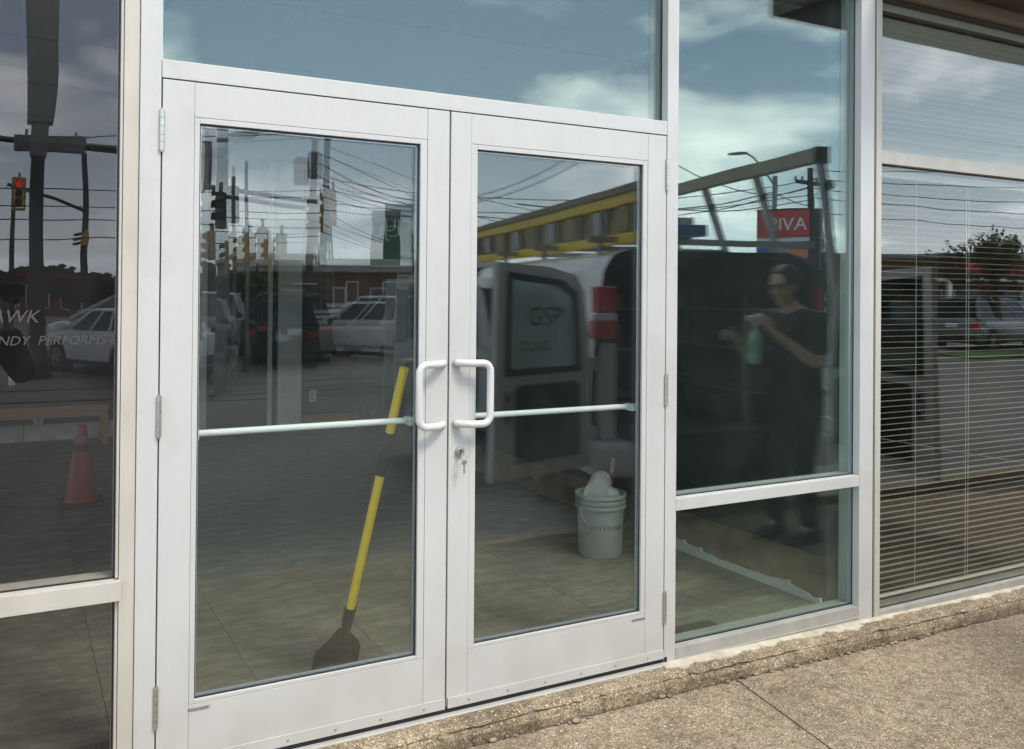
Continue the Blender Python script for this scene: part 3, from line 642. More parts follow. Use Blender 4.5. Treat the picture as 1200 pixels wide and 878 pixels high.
# shovel
sh = thing('shovel', 'yellow shafted shovel with a black blade leaning behind the left door', 'shovel', (.7, .39, 0))
A = Vector((.812-.7, .13-.39, 1.14)); B = Vector((.708-.7, .365-.39, .262))
dr = (B-A).normalized()
def seg(p, q): return A+dr*p, A+dr*q
Ls = (B-A).length
q = MB(); q.tube([A, A+dr*(Ls*.26)], .0165, 14); q.obj('shaft', M['yellow'], sh, smooth=False)
q = MB(); q.tube([A+dr*(Ls*.26+.0005), A+dr*(Ls*.435)], .0185, 14); q.obj('grip_sleeve', M['blade'], sh, smooth=False)
q = MB(); q.tube([A+dr*(Ls*.435+.0005), B], .0165, 14); q.obj('shaft', M['yellow'], sh, smooth=False)
q = MB(); q.tube([B+dr*.0005, B+dr*.05, B+dr*.125], [.021, .021, .016], 14); q.obj('socket', M['blade'], sh, smooth=False)
# blade: shouldered spade, cupped
bx_ = Vector((.62, -.74, 0)); bx_ = (bx_-dr*bx_.dot(dr)).normalized(); bn = dr.cross(bx_)
O = B+dr*.085
rows = [(0, -.02, .02), (.012, -.026, .068), (.03, -.034, .078), (.07, -.055, .080), (.11, -.080, .080), (.125, -.090, .080), (.215, -.092, .078)]
bl = MB(); fr_, bk_ = [], []
nn = 8
for tz, a, b in rows:
    rf = []; rb = []
    for i in range(nn+1):
        s_ = a+(b-a)*i/nn; c = (2*i/nn-1)
        p = O+dr*tz+bx_*s_+bn*(.018*(c*c)); rf.append(p); rb.append(p-bn*.0025)
    fr_.append(rf); bk_.append(rb)
v = [p for r_ in fr_ for p in r_]+[p for r_ in bk_ for p in r_]; k1 = len(rows)*(nn+1)
f = []
for i in range(len(rows)-1):
    for j in range(nn):
        a = i*(nn+1)+j; f.append((a, a+1, a+nn+2, a+nn+1)); f.append((k1+a, k1+a+nn+1, k1+a+nn+2, k1+a+1))
for j in range(nn):
    f.append((j, k1+j, k1+j+1, j+1)); a = (len(rows)-1)*(nn+1)+j; f.append((a, a+1, k1+a+1, k1+a))
for i in range(len(rows)-1):
    a = i*(nn+1); f.append((a, a+nn+1, k1+a+nn+1, k1+a)); a += nn; f.append((a, k1+a, k1+a+nn+1, a+nn+1))
bl.add(v, f); bl.obj('blade', M['blade'], sh)
# bucket with roll and tools
bk = thing('bucket', 'white plastic pail full of supplies beside the partition wall', 'bucket', (2.43, 1.30, 0))
MB().lathe([(.112, 0), (.116, .004), (.128, .315), (.130, .33), (.124, .33), (.110, .012), (.0, .012)], n=32, c1=False).obj('body', M['pail'], bk, smooth=True)
rr = MB()
for z in (.255, .283): rr.lathe([(.1275, z), (.137, z+.002), (.138, z+.016), (.1285, z+.018)], n=32, c0=False, c1=False)
rr.lathe([(.129, .312), (.139, .313), (.139, .332), (.124, .332)], n=32, c0=False, c1=False)
rr.obj('rim_band', M['pail'], bk, smooth=False)
q = MB(); q.tube([(-.141, 0, .27)]+[(-.146*math.cos(a), -.02-.05*math.sin(a), .26-.14*math.sin(a)) for a in [math.pi*i/12 for i in range(13)]]+[(.141, 0, .27)], .002, 6); q.obj('bail', M['steel'], bk)
lt = text_mesh('TrimWinner', .047, .0006, .3, mat('worn dark print', (.10, .10, .09), .7))
for v_ in lt.vertices:
    ang = v_.co.x/.124-2.08; rr_ = .1225+v_.co.z
    v_.co = Vector((rr_*math.cos(ang), rr_*math.sin(ang), .165+v_.co.y))
link('lettering', lt, bk)
t = thing('paper_roll', 'white paper roll lying on top of the pail', 'paper roll', (2.36, 1.25, .335))
q = MB(); ax = Vector((.62, .66, .10)).normalized(); q.tube([-ax*.0, ax*.22], .062, 24); q.obj('roll', M['paper'], t, smooth=False)
q = MB(); q.tube([-ax*.003, -ax*.0005], .02, 16); q.obj('core', M['cone_grey'], t)
t = thing('scraper', 'red handled scraper sticking out of the pail behind the roll', 'scraper', (2.52, 1.36, .30))
q = MB(); q.beam((0, 0, -.08), (.03, .01, .11), .035, .02); q.obj('handle', M['orange'], t, bevel=.005)
q = MB(); q.beam((.031, .0103, .1105), (.045, .015, .19), .03, .003); q.obj('blade', M['steel'], t)
t = thing('rag', 'crumpled white rag draped over the rim of the pail', 'rag', (2.47, 1.30, .315))
q = MB(); q.ellipsoid((0, 0, 0), (.075, .06, .04), 18, 12)
q.v = [(x*(1+.3*noise1(z*30+x*40, 1)), y*(1+.3*noise1(x*50, 3)), z*(1+.25*noise1(y*40, 6))) for x, y, z in q.v]
q.obj('cloth', M['paper'], t, smooth=True)
t = thing('cardboard_box', 'small pale box on the floor deep in the room by the partition', 'box', (2.66, 3.9, 0), .2)
MB().box(-.12, .12, -.1, .1, .001, .2).obj('carton', mat('pale card', (.45, .42, .36), .8, var=.2), t, bevel=.003)
MB().box(-.12, .12, -.1005, -.005, .2005, .204).obj('flap', mat('card flap', (.42, .38, .31), .8), t)
for x, y, w, d, lab in ((1.99, .14, .28, .10, 'dark floor register just inside the side window'), (-.32, .18, .40, .10, 'dark floor register inside the left window')):
    t = thing('floor_register', lab, 'vent', (x, y, .0))
    MB().box(0, w, 0, d, .0005, .004).obj('frame', M['silverbar'], t)
    q = MB()
    for i in range(int(w/.016)): q.box(.006+.016*i, .014+.016*i, .008, d-.008, .0042, .006)
    s_ = q.obj('louvre', M['black'], t); s_['kind'] = 'stuff'

# ------------------------------------------------------------------ blinds
def slat_mesh(L, w, tilt, mk):
    s = MB(); pr = []
    for i in range(6):
        u = (i/5-.5)*w; h = .0022*(1-(2*i/5-1)**2); pr.append((u*math.cos(tilt)-h*math.sin(tilt), u*math.sin(tilt)+h*math.cos(tilt)))
    top_ = [(0, a, b+.0004) for a, b in pr]; bot = [(0, a, b-.0004) for a, b in pr][::-1]
    r0 = top_+bot; s.loft([r0, [(L, b, c) for a, b, c in r0]]); return s.mesh('slat', M[mk])
def blind(label, z0, z1, pitch, w, tilt, mk, x0=3.085, x1=5.58, y=.105):
    t = thing('venetian_blind', label, 'blind', (x0, y, z0), group='venetian blinds in the right window')
    me = slat_mesh(x1-x0, w, tilt, mk); z = .03; r_ = random.Random(4)
    while z < z1-z0-.05:
        link('slat', me, t, loc=(0, 0, z), rot=(R(r_.uniform(-4, 4)), R(r_.uniform(-.12, .12)), 0)); z += pitch
    MB().box(0, x1-x0, -.02, .02, z1-z0-.035, z1-z0).obj('head_rail', M['blind'], t)
    MB().box(0, x1-x0, -.013, .013, .0, .012).obj('bottom_rail', M['blind'], t, bevel=.003)
    for x in (.028, .045, .325, .70, .72, 1.2, 1.7, 2.2):
        q = MB(); q.cyl((x, -w/2-.002, .012), (x, -w/2-.002, z1-z0-.03), .0011, 5); q.obj('ladder_cord', M['cord'], t)
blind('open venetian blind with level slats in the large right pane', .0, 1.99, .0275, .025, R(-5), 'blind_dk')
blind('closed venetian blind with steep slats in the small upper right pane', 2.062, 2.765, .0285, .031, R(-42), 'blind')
# ------------------------------------------------------------------ the street side (behind the camera, seen in the glass)
def wheel(parent, x, y, r, w, side, z=None):
    """tyre + rim, axle along local x; side=+1 outer face towards +x"""
    z = r if z is None else z
    t = MB(); n = 24; pr = [(-w/2, r*.62), (-w/2, r*.9), (-w/2+.02, r*.98), (0, r), (w/2-.02, r*.98), (w/2, r*.9), (w/2, r*.62)]
    t.loft([[(a, rr*math.cos(2*math.pi*k/n), rr*math.sin(2*math.pi*k/n)) for k in range(n)] for a, rr in pr])
    o = t.obj('wheel', M['tyre'], parent, loc=(x, y, z))
    q = MB(); X = side*(w/2+.004)
    q.loft([[(X-side*.03, r*.62*math.cos(2*math.pi*k/n), r*.62*math.sin(2*math.pi*k/n)) for k in range(n)], [(X, r*.62*math.cos(2*math.pi*k/n), r*.62*math.sin(2*math.pi*k/n)) for k in range(n)], [(X, r*.55*math.cos(2*math.pi*k/n), r*.55*math.sin(2*math.pi*k/n)) for k in range(n)]], False, False)
    for k in range(5):
        a = 2*math.pi*k/5; q.beam((X-side*.006, 0, 0), (X-side*.006, r*.58*math.cos(a), r*.58*math.sin(a)), .02, r*.2)
    q.obj('rim', M['rim'], o)
    return o
def car(label, vx, vy, head, paint, L=4.5, Wd=1.84, H=1.66, kind='suv', z=LOT, cat='car', name='parked_car'):
    """vx,vy: mirrored position of the car's centre; head: bearing of its front from +y (virtual), degrees towards +x"""
    h = R(head); fx, fy = math.sin(h), -math.cos(h)
    t = thing(name, label, cat, (vx, -vy, z), math.atan2(-fx, fy), 'cars parked in the lot')
    P = M[paint]; hw = Wd/2; hl = L/2
    belt = .60*H if kind != 'sedan' else .64*H
    hood = belt*.99 if kind != 'van' else belt*.98
    def ring(y, w, zb, zt):
        half = [(w*.86, zb), (w*.97, zb+.10), (w, zb+.30 if zb+.30 < zt-.15 else (zb+zt)/2), (w*.985, zt-.10), (w*.93, zt-.02), (w*.80, zt)]
        return [(x, y, zz) for x, zz in half]+[(-x, y, zz) for x, zz in half[::-1]]
    b = MB()
    hb = hl-(1.15 if kind == 'suv' else .95 if kind == 'van' else 1.2)
    if kind == 'sedan': rear = [(-hl, hw*.84, .40, belt*.82), (-hl+.06, hw*.95, .30, belt*.97), (-hl+.5, hw*.99, .22, belt*1.02)]
    else: rear = [(-hl, hw*.86, .42, belt*.9), (-hl+.05, hw*.95, .32, belt), (-hl+.4, hw*.99, .22, belt*1.02)]
    rs = rear+[(-hl*.3, hw, .20, belt), (hl*.2, hw, .20, belt*.99), (hb, hw*.99, .20, hood), (hl-.35, hw*.96, .22, hood*.90), (hl-.08, hw*.88, .30, hood*.80), (hl, hw*.74, .36, hood*.66)]
    b.loft([ring(*r_) for r_ in rs]); b.obj('body', P, t, smooth=False, bevel=.012)
    # greenhouse
    if kind == 'suv': y0, y1, r0, r1 = -hl+.10, hb+.05, -hl+.42, hb-.85
    elif kind == 'van': y0, y1, r0, r1 = -hl+.08, hb+.35, -hl+.28, hb-.75
    else: y0, y1, r0, r1 = -hl+.62, hb, -hl+1.25, hb-.80
    wb, wr = hw*.90, hw*.70; zr = H-.045
    gb = [(-wb, y0), (wb, y0), (wb*.97, y1), (-wb*.97, y1)]; gr = [(-wr, r0), (wr, r0), (wr*.96, r1), (-wr*.96, r1)]
    q = MB(); q.loft([[(x, y, belt-.02) for x, y in gb], [(x, y, zr) for x, y in gr]]); q.obj('window_glass', M['cglass'], t)
    q = MB(); q.loft([[(x*1.03, y+(.03 if y > 0 else -.05), zr-.03) for x, y in gr], [(x*1.02, y, zr+.01) for x, y in gr], [(x*.86, y*.96, H) for x, y in gr]]); q.obj('roof', P, t, bevel=.02)
    pl = MB()
    def lerp(a, b_, u): return tuple(a[i]+(b_[i]-a[i])*u for i in range(3))
    for s in (-1, 1):
        i0, i3 = (1, 2) if s > 0 else (0, 3)
        a, c = (*gb[i0], belt-.02), (*gr[i0], zr); d, e = (*gb[i3], belt-.02), (*gr[i3], zr)
        pl.beam(a, c, .10, .10 if kind != 'van' else .16); pl.beam(d, e, .06, .07)
        for u in ((.36, .68) if kind != 'sedan' else (.30, .62)):
            ub = u-(.03 if u > .5 else 0)
            pl.beam(lerp(a, d, u), lerp(c, e, ub), .05, .05)
        pl.beam(lerp(a, d, 0), lerp(a, d, 1), .03, .05)
    pl.beam((*gr[0], zr), (*gr[1], zr), .06, .06)
    pl.obj('pillar', P, t)
    r = .345 if kind != 'sedan' else .32; ax = (-hl+.85, hl-.90)
    for y in ax:
        for s in (-1, 1):
            k_ = MB(); n = 20; k_.cyl((s*(hw-.25), y, r), (s*(hw+.004), y, r), r+.06, 20); k_.obj('wheel_arch', M['black'], t)
            wheel(t, s*(hw-.10), y, r, .23, s)
    for s in (-1, 1):
        q = MB()
        if kind == 'suv': q.box(s*(hw*.60), s*(hw*.90), -hl-.012, -hl+.10, belt*.78, belt*.93)
        else: q.box(s*(hw*.66), s*(hw*.95), -hl-.012, -hl+.14, belt*.70, belt*.90)
        q.obj('tail_light', M['tail'], t, bevel=.015)
        q = MB(); q.box(s*hw*.58, s*hw*.86, hl-.16, hl+.012 if kind != 'sedan' else hl, hood*.62, hood*.74); q.obj('headlight', M['lampw'], t, bevel=.02)
        q = MB(); q.ellipsoid((s*(hw+.11), y1-.42, belt+.09), (.11, .07, .075), 12, 8); q.obj('mirror', P, t, smooth=True)
        q = MB(); q.box(s*(hw+.002), s*(hw*.98), ax[0]+.42, ax[1]-.42, .21, .30); q.obj('side_skirt', M['black'], t)
        for yy in (-.35, .55): 
            q = MB(); q.box(s*(hw+.012), s*(hw-.01), yy-.09, yy+.09, belt*.84, belt*.86); q.obj('door_handle', P, t)
    q = MB(); q.box(-hw*.86, hw*.86, -hl-.03, -hl+.05, .32, .50); q.obj('bumper', M['black'], t, bevel=.02)
    q = MB(); q.box(-hw*.80, hw*.80, hl-.06, hl+.03, .34, .50); q.obj('bumper', M['black'], t, bevel=.02)
    q = MB(); q.box(-.17, .17, -hl-.014, -hl+.0, belt*.72, belt*.72+.15); q.obj('licence_plate', M['plate'], t)
    q = MB(); q.box(-hw*.4, hw*.4, -hl-.008, -hl+.02, belt*.90, belt*.92); q.obj('trim_strip', M['box_grey'], t)
    q = MB(); q.box(-hw*.5, hw*.5, hl-.02, hl+.012, hood*.48, hood*.60); q.obj('grille', M['black'], t, bevel=.01)
    if kind != 'sedan':
        q = MB()
        for s in (-1, 1): q.tube([(s*wr*.9, r0+.1, H), (s*wr*.9, r0+.25, H+.045), (s*wr*.88, r1-.25, H+.045), (s*wr*.88, r1-.1, H)], .014, 6)
        q.obj('roof_rail', M['black'], t)
        q = MB(); q.box(-wr*.95, wr*.95, r0-.16, r0-.02, zr-.02, zr+.015); q.obj('spoiler', P, t, bevel=.008)
    return t
bsuv = car('black suv with blue and white rear plate parked facing away', 5.55+.27, 18.8+2.2, 7, 'kpaint', 4.6, 1.88, 1.70)
car('white suv parked between the black suv and the work van', 8.75, 21.6, -38, 'wpaint', 4.5, 1.84, 1.68)
car('white sedan parked beside the black suv, mirror turned to the street', 1.75, 17.7, -22, 'wpaint', 4.6, 1.80, 1.44, 'sedan')
car('silver minivan parked broadside beyond the white sedan', 2.9, 24.3, -86, 'spaint', 5.1, 1.95, 1.74, 'van')
car('white suv waiting at the far edge of the lot under the bare trees', 11.6, 62, -55, 'wpaint', 4.6, 1.85, 1.72, 'suv')
car('small white suv just right of the other far white suv', 15.6, 63.0, -60, 'wpaint', 4.4, 1.8, 1.62, 'suv')
car('silver sedan parked side on near the verge on the right', 30.5, 14.2, 62, 'spaint', 4.7, 1.82, 1.36, 'sedan')
car('dark grey suv behind the right parked sedan', 27.5, 19.5, 70, 'gpaint', 4.6, 1.86, 1.66)
car('white suv at the left edge of the far row', 8.6, 60.0, -70, 'wpaint', 4.8, 1.9, 1.75)
car('grey minivan in front of the brick plaza', 30.0, 17.5, 80, 'gpaint', 4.9, 1.9, 1.75, 'van')

# ------------------------------------------------------------------ work van, rear doors open towards the shop
VA = R(13.0)
van = thing('work_van', 'white work van backed up to the shopfront with its rear and side doors open', 'van', (3.34, -2.72, LOT), VA)
def vring(y, x0, x1, zb, zt, tum=.10, rnd=.16):
    c = (x0+x1)/2; hw = (x1-x0)/2
    half = [(hw*.93, zb), (hw*.985, zb+.12), (hw, zb+.45), (hw*.995, 1.15), (hw-tum*.55, zt-.45), (hw-tum, zt-rnd), (hw-tum-.07, zt-.05), (hw-tum-.22, zt)]
    return [(c+x, y, z) for x, z in half]+[(c-x, y, z) for x, z in half[::-1]]
ys = [0, -.06, -.6, -1.4, -2.2, -3.0, -3.75, -4.05]
outer = [vring(y, 0, 2.0, .42 if y > -.1 else .36, 2.08 if y > -3.9 else 2.06) for y in ys]
inner = [vring(y, .045, 1.955, .62, 2.02, .10) for y in (0, -.5, -2.6)]
b = MB(); b.loft(outer, False, False)
q = MB(); q.loft([[(x, y+.001, z) for x, y, z in outer[0]], inner[0]], False, False); q.obj('door_seal', M['rubber'], van)
front = [vring(-4.05, 0, 2.0, .36, 2.06), vring(-4.55, .03, 1.97, .36, 1.72, .14), vring(-4.85, .05, 1.95, .36, 1.30, .08, .08), vring(-5.3, .10, 1.90, .38, 1.16, .08, .08), vring(-5.6, .22, 1.78, .42, .95, .05, .08)]
b.loft(front, False, True); b.obj('body', M['wpaint'], van, smooth=False)
q = MB(); q.loft(inner, False, True); q.f = [tuple(reversed(f)) for f in q.f]; q.obj('cargo_lining', M['black_m'], van)
q = MB(); q.box(.14, 1.86, -2.55, -.01, .6215, .64); q.obj('cargo_floor', M['rackwood'], van)
q = MB()
for z in (.95, 1.3, 1.62): q.box(1.45, 1.80, -2.4, -.25, z, z+.02); q.box(.2, .5, -2.4, -.35, z, z+.02)
for y in (-.27, -1.3, -2.35):
    q.box(1.44, 1.47, y-.02, y+.02, .64, 1.75); q.box(.5, .53, y-.02, y+.02, .64, 1.75)
q.obj('shelf_rack', M['box_grey'], van)
bxr = random.Random(2)
for i in range(9):
    x = bxr.choice((1.50, .22)); z = bxr.choice((.9705, 1.3205, 1.6405)); y = -.4-.24*i+bxr.uniform(-.03, .03); h_ = bxr.uniform(.1, .2)
    c = M[bxr.choice(('box_grey', 'rackwood', 'black_m', 'blue'))]
    tt = tag(MB().box(0, .22, 0, .2, 0, h_).obj('storage_bin', c, None, bevel=.006), ['grey', 'worn', 'black', 'blue', 'small'][i % 5]+' bin on a shelf inside the work van, %s from the doors' % ['nearest', 'second', 'third', 'fourth', 'fifth', 'sixth', 'seventh', 'eighth', 'farthest'][i], 'bin', 'bins on the van shelves')
    p = Matrix.Rotation(VA, 3, 'Z') @ Vector((x, y, z)); tt.location = Vector((3.34, -2.72, LOT))+p; tt.rotation_euler = (0, 0, VA)
# glazing on the cab
q = MB(); q.quad((.12, -4.15, 1.98), (1.88, -4.15, 1.98), (1.86, -4.58, 1.42), (.14, -4.58, 1.42)); q.v = [(x, y-.05, z+.03) for x, y, z in q.v]
q.loft([[(.12, -4.16, 1.99), (1.88, -4.16, 1.99), (1.86, -4.66, 1.42), (.14, -4.66, 1.42)], [(.12, -4.18, 2.0), (1.88, -4.18, 2.0), (1.86, -4.68, 1.44), (.14, -4.68, 1.44)]]); q.obj('windscreen', M['cglass'], van)
for s, x in ((-1, 0.0), (1, 2.0)):
    q = MB(); q.loft([[(x-s*.03+s*.012, -3.2, 1.25), (x-s*.03+s*.012, -4.2, 1.25), (x-s*.10+s*.012, -4.0, 1.82), (x-s*.10+s*.012, -3.25, 1.82)], [(x-s*.03-s*.02, -3.2, 1.25), (x-s*.03-s*.02, -4.2, 1.25), (x-s*.10-s*.02, -4.0, 1.82), (x-s*.10-s*.02, -3.25, 1.82)]]); q.obj('side_window', M['cglass'], van)
    # tail lamp: red, white band, red
    xx = (0.0 if s < 0 else 2.0)
    lw_i = .20 if s < 0 else .09
    for z0, z1, mt in ((1.41, 1.545, 'tail'), (1.546, 1.604, 'lampw'), (1.605, 1.80, 'tail')):
        tum = .03 if z0 < 1.6 else .05
        q = MB(); q.box(xx+s*.012-s*tum, xx-s*lw_i, -.10, .022, z0, z1); q.obj('tail_lamp', M[mt], van, bevel=.008)
    q = MB(); q.box(xx+s*.03, xx-s*.30, -.25, .17, .42, .68); q.obj('bumper_end', M['wpaint'], van, bevel=.05)
    wheel(van, xx-s*.095, -1.22, .37, .25, s); wheel(van, xx-s*.095, -4.65, .37, .25, s)
    q = MB(); q.box(xx-s*.055, xx-s*.21, -.10, -.012, .63, 1.38); q.obj('inner_jamb', M['vinside'], van, bevel=.01)
    for y in (-1.22, -4.65):
        q = MB(); q.cyl((xx-s*.3, y, .40), (xx+s*.004, y, .40), .44, 22); q.obj('wheel_arch', M['black'], van)
q = MB(); q.box(.302, 1.698, -.20, .19, .45, .66); q.obj('bumper_step', M['black'], van, bevel=.02)
q = MB(); q.box(.30, 1.70, -.02, .015, .585, .62); q.obj('sill_plate', M['rack'], van)
q = MB(); q.box(.1, 1.9, -5.3, -.3, .20, .37); q.obj('underbody', M['black_m'], van)
# rear doors
def cargo_door(name, hinge, ang, Wd, flip, label, text=False):
    """local x runs from hinge to free edge, +y*flip is the inner face"""
    d = MB(); z0, z1 = .50, 1.95; f = flip
    ol = [(0.01, z0), (Wd, z0), (Wd-.045, z1), (Wd*.45, z1-.02), (.17, z1-.075), (.085, z1-.19), (.02, z1-.55)]
    hole = [(.16, 1.24), (Wd-.14, 1.24), (Wd-.16, 1.84), (.34, 1.80), (.20, 1.72)]
    for ya, yb in ((-.028, .028),):
        d.prism([(0.01, z0), (Wd, z0), (Wd-.022, 1.235), (.013, 1.235)], lambda a, z: (a, ya, z), lambda a, z: (a, yb, z))
        d.prism([(Wd-.0222, 1.2352), (Wd-.045, z1), (Wd-.16, 1.84), (Wd-.14, 1.2352)], lambda a, z: (a, ya, z), lambda a, z: (a, yb, z))
        d.prism([(Wd-.0455, z1), (Wd*.45, z1-.02), (.17, z1-.075), (.202, 1.722), (.34, 1.80), (Wd-.1605, 1.8402)], lambda a, z: (a, ya, z), lambda a, z: (a, yb, z))
        d.prism([(.013, 1.2352), (.16, 1.2352), (.20, 1.72), (.1695, z1-.0755), (.085, z1-.19), (.02, z1-.55)], lambda a, z: (a, ya, z), lambda a, z: (a, yb, z))
    o = d.obj(name, M['vinside'], van, loc=(hinge[0], hinge[1], 0), rot=(0, 0, ang), bevel=.004, label=label)
    iy = f*.029
    wl = [(.16, 1.24), (Wd-.14, 1.24), (Wd-.16, 1.84), (.34, 1.80), (.20, 1.72)]
    cx, cz = Wd/2, 1.53
    big = [(cx+(x-cx)*1.10, cz+(z-cz)*1.15) for x, z in wl]
    q = MB()
    A0 = [(x, iy, z) for x, z in big]; A1 = [(x, iy+f*.016, z) for x, z in big]; B1 = [(x, iy+f*.016, z) for x, z in wl]; B0 = [(x, iy, z) for x, z in wl]
    q.loft([A0, A1, B1, B0], False, False); q.obj('window_seal', M['rubber'], o)
    q = MB(); q.prism(wl, lambda a, z: (a, iy+f*.002, z), lambda a, z: (a, iy+f*.006, z)); q.obj('window', M['vglass'], o)
    q = MB(); q.prism([(.13, .60), (Wd-.20, .60), (Wd-.20, 1.10), (Wd-.24, 1.13), (.17, 1.13), (.13, 1.09)], lambda a, z: (a, iy, z), lambda a, z: (a, iy+f*.018, z)); q.obj('trim_panel', M['black_m'], o, bevel=.006)
    q = MB(); q.box(Wd-.155, Wd-.085, iy, iy+f*.02, .88, 1.10); q.obj('latch', M['rack'], o, bevel=.01)
    for z in (.93, 1.05): MB().box(Wd-.14, Wd-.10, iy+f*.0205, iy+f*.03, z-.02, z+.02).obj('latch_bolt', M['black'], o)
    for z in (.74, 1.24): MB().box(-.05, .10, -.045, .045, z-.05, z+.05).obj('hinge_bracket', M['vinside'], o, bevel=.01)
    if text:
        for body, size, z, x in (('GSP', .19, 1.58, .50), ('GLASS', .10, 1.38, .60)):
            me = text_mesh(body, size, .0005, .2, M['decal']); me.transform(Matrix(((1, 0, 0), (0, 0, -1), (0, 1, 0))).to_4x4())
            if f < 0: me.transform(Matrix.Scale(-1, 4, (1, 0, 0))); me.flip_normals()
            link('lettering', me, o, loc=(x, iy+f*.0075, z))
    return o
M['vglass'] = glass_mat('grey tinted van glass', (.50, .57, .55), .05)
M['decal'] = mat('dark vinyl lettering', (.012, .016, .015), .6)
cargo_door('rear_door', (-.03, .035), R(165)-VA, .97, -1, 'rear van door swung right round, lettered window', True)
cargo_door('rear_door', (2.03, .035), R(99)-VA, 1.07, 1, 'rear van door held open square to the van')
cargo_door('side_door', (-.03, -2.85), R(184), .78, -1, 'side cargo door hinged towards the rear')
cargo_door('side_door', (-.03, -3.92), R(176), .86, 1, 'side cargo door hinged towards the cab')
q = MB(); q.box(-.004, .02, -3.86, -2.9, .55, 1.8); q.obj('dark_doorway_panel', M['black_m'], van)  # flat black panel, its colour stands in for the dark inside the doorway
onboard = 1
# roof rack, glass carrier on the driver's side
def rk(q, *a, name='rack_bar', mt='rack'): return q.obj(name, M[mt], van)
for y in (-.35, -1.75, -3.1):
    q = MB(); q.beam((.10, y, 2.17), (2.12, y, 2.17), .05, .05); q.beam((.2, y, 2.06), (.2, y, 2.17), .05, .04); q.beam((1.75, y, 2.06), (1.75, y, 2.17), .05, .04); q.obj('roof_crossbar', M['rack'], van)
q = MB(); q.beam((1.93, .06, 2.86), (1.93, -5.2, 2.86), .10, .11); q.obj('carrier_top_rail', M['rackwood'], van)
q = MB(); q.box(1.865, 1.995, .061, .075, 2.79, 2.92); q.obj('end_cap', M['black'], van)
for y in (.02, -.95, -1.9, -2.9, -3.9, -4.9):
    q = MB(); q.beam((2.20, y, .95 if y > -.2 else 2.1), (1.95, y, 2.80), .055, .06); q.obj('carrier_upright', M['rack'], van)
    q = MB(); q.cyl((1.99, y+.035, 2.62), (1.99, y+.075, 2.62), .035, 12); q.obj('clamp_knob', M['black'], van)
q = MB(); q.beam((2.22, .05, .95), (2.22, -3.0, .95), .08, .06); q.obj('carrier_foot', M['rack'], van)
for y in (-1.0, -2.0, -2.95):
    q = MB(); q.beam((2.215, y, .98), (2.205, y, 2.1), .05, .05); q.obj('carrier_upright', M['rack'], van)
def onvan(o, x, y, z):
    p = Matrix.Rotation(VA, 3, 'Z') @ Vector((x, y, z)); o.location = Vector((3.34, -2.72, LOT))+p; o.rotation_euler = (0, 0, VA); return o
M['yellow_old'] = mat('faded yellow fibreglass', (.50, .37, .05), .55, col2=(.30, .24, .08), vscale=9)
lad = onvan(thing('extension_ladder', 'yellow fibreglass ladder on edge along the van roof rack', 'ladder'), .36, .12, 2.13)
for z in (.0, .30):
    q = MB(); q.box(-.03, .03, -5.6, 0, z, z+.085); q.obj('rail', M['yellow'], lad, bevel=.008)
for i in range(18):
    q = MB(); q.cyl((0, -.15-.305*i, .0855), (0, -.15-.305*i, .2995), .02, 8); q.obj('rung', M['rack'], lad)
for z in (.035, .245):
    q = MB(); q.box(.035, .085, -5.3, -.25, z, z+.075); q.obj('fly_rail', M['yellow_old'], lad, bevel=.008)
for i in range(16):
    q = MB(); q.box(.045, .075, -.42-.305*i, -.37-.305*i, .1105, .2445); q.obj('fly_rung', M['rack'], lad)
q = MB(); q.box(.0205, .030, -5.4, -.15, .0875, .298); q.obj('web_plate', mat('ladder web', (.46, .36, .06), .6, col2=(.16, .15, .10), vscale=5, stretch=(1, 5, 1)), lad)
for i in range(9): MB().box(-.037, -.0305, -.35-.6*i, -.20-.6*i, .10, .285).obj('rung_plate', M['rack'] if i % 2 else M['yellow_old'], lad)
q = MB(); q.box(-.05, .05, -5.6, .01, .3855, .44); q.obj('cover_board', M['rackwood'], lad)
l3 = onvan(thing('roof_bundle', 'bundle of blue wrapped boards lying on the van roof', 'bundle'), .80, -.05, 2.20)
MB().box(-.2, .2, -1.6, 0, 0, .09).obj('boards', mat('blue wrap', (.06, .16, .42), .4, var=.4, vscale=20), l3, bevel=.01)
MB().box(-.16, .14, -1.4, -.1, .0905, .15).obj('boards', M['paper'], l3, bevel=.01)
for y in (-.3, -1.2): MB().box(-.205, .205, y-.03, y+.03, -.004, .1555).obj('strap', M['black'], l3)

# ------------------------------------------------------------------ people
def skin_mesh(nodes, edges, sub=2):
    """nodes: name -> (x,y,z,r[,r2])"""
    names = list(nodes); ix = {n_: i for i, n_ in enumerate(names)}
    me = bpy.data.meshes.new('skeleton'); me.from_pydata([nodes[n_][:3] for n_ in names], [(ix[a], ix[b_]) for a, b_ in edges], []); me.update()
    o = bpy.data.objects.new('skeleton', me); COL.objects.link(o)
    md = o.modifiers.new('skin', 'SKIN'); md.use_smooth_shade = True
    for i, n_ in enumerate(names):
        s = me.skin_vertices[0].data[i]; r_ = nodes[n_][3]; s.radius = (r_, nodes[n_][4] if len(nodes[n_]) > 4 else r_); s.use_root = (i == 0)
    sb = o.modifiers.new('sub', 'SUBSURF'); sb.levels = sub; sb.render_levels = sub
    dg = bpy.context.evaluated_depsgraph_get(); dg.update()
    out_ = bpy.data.meshes.new_from_object(o.evaluated_get(dg)); bpy.data.objects.remove(o); return out_
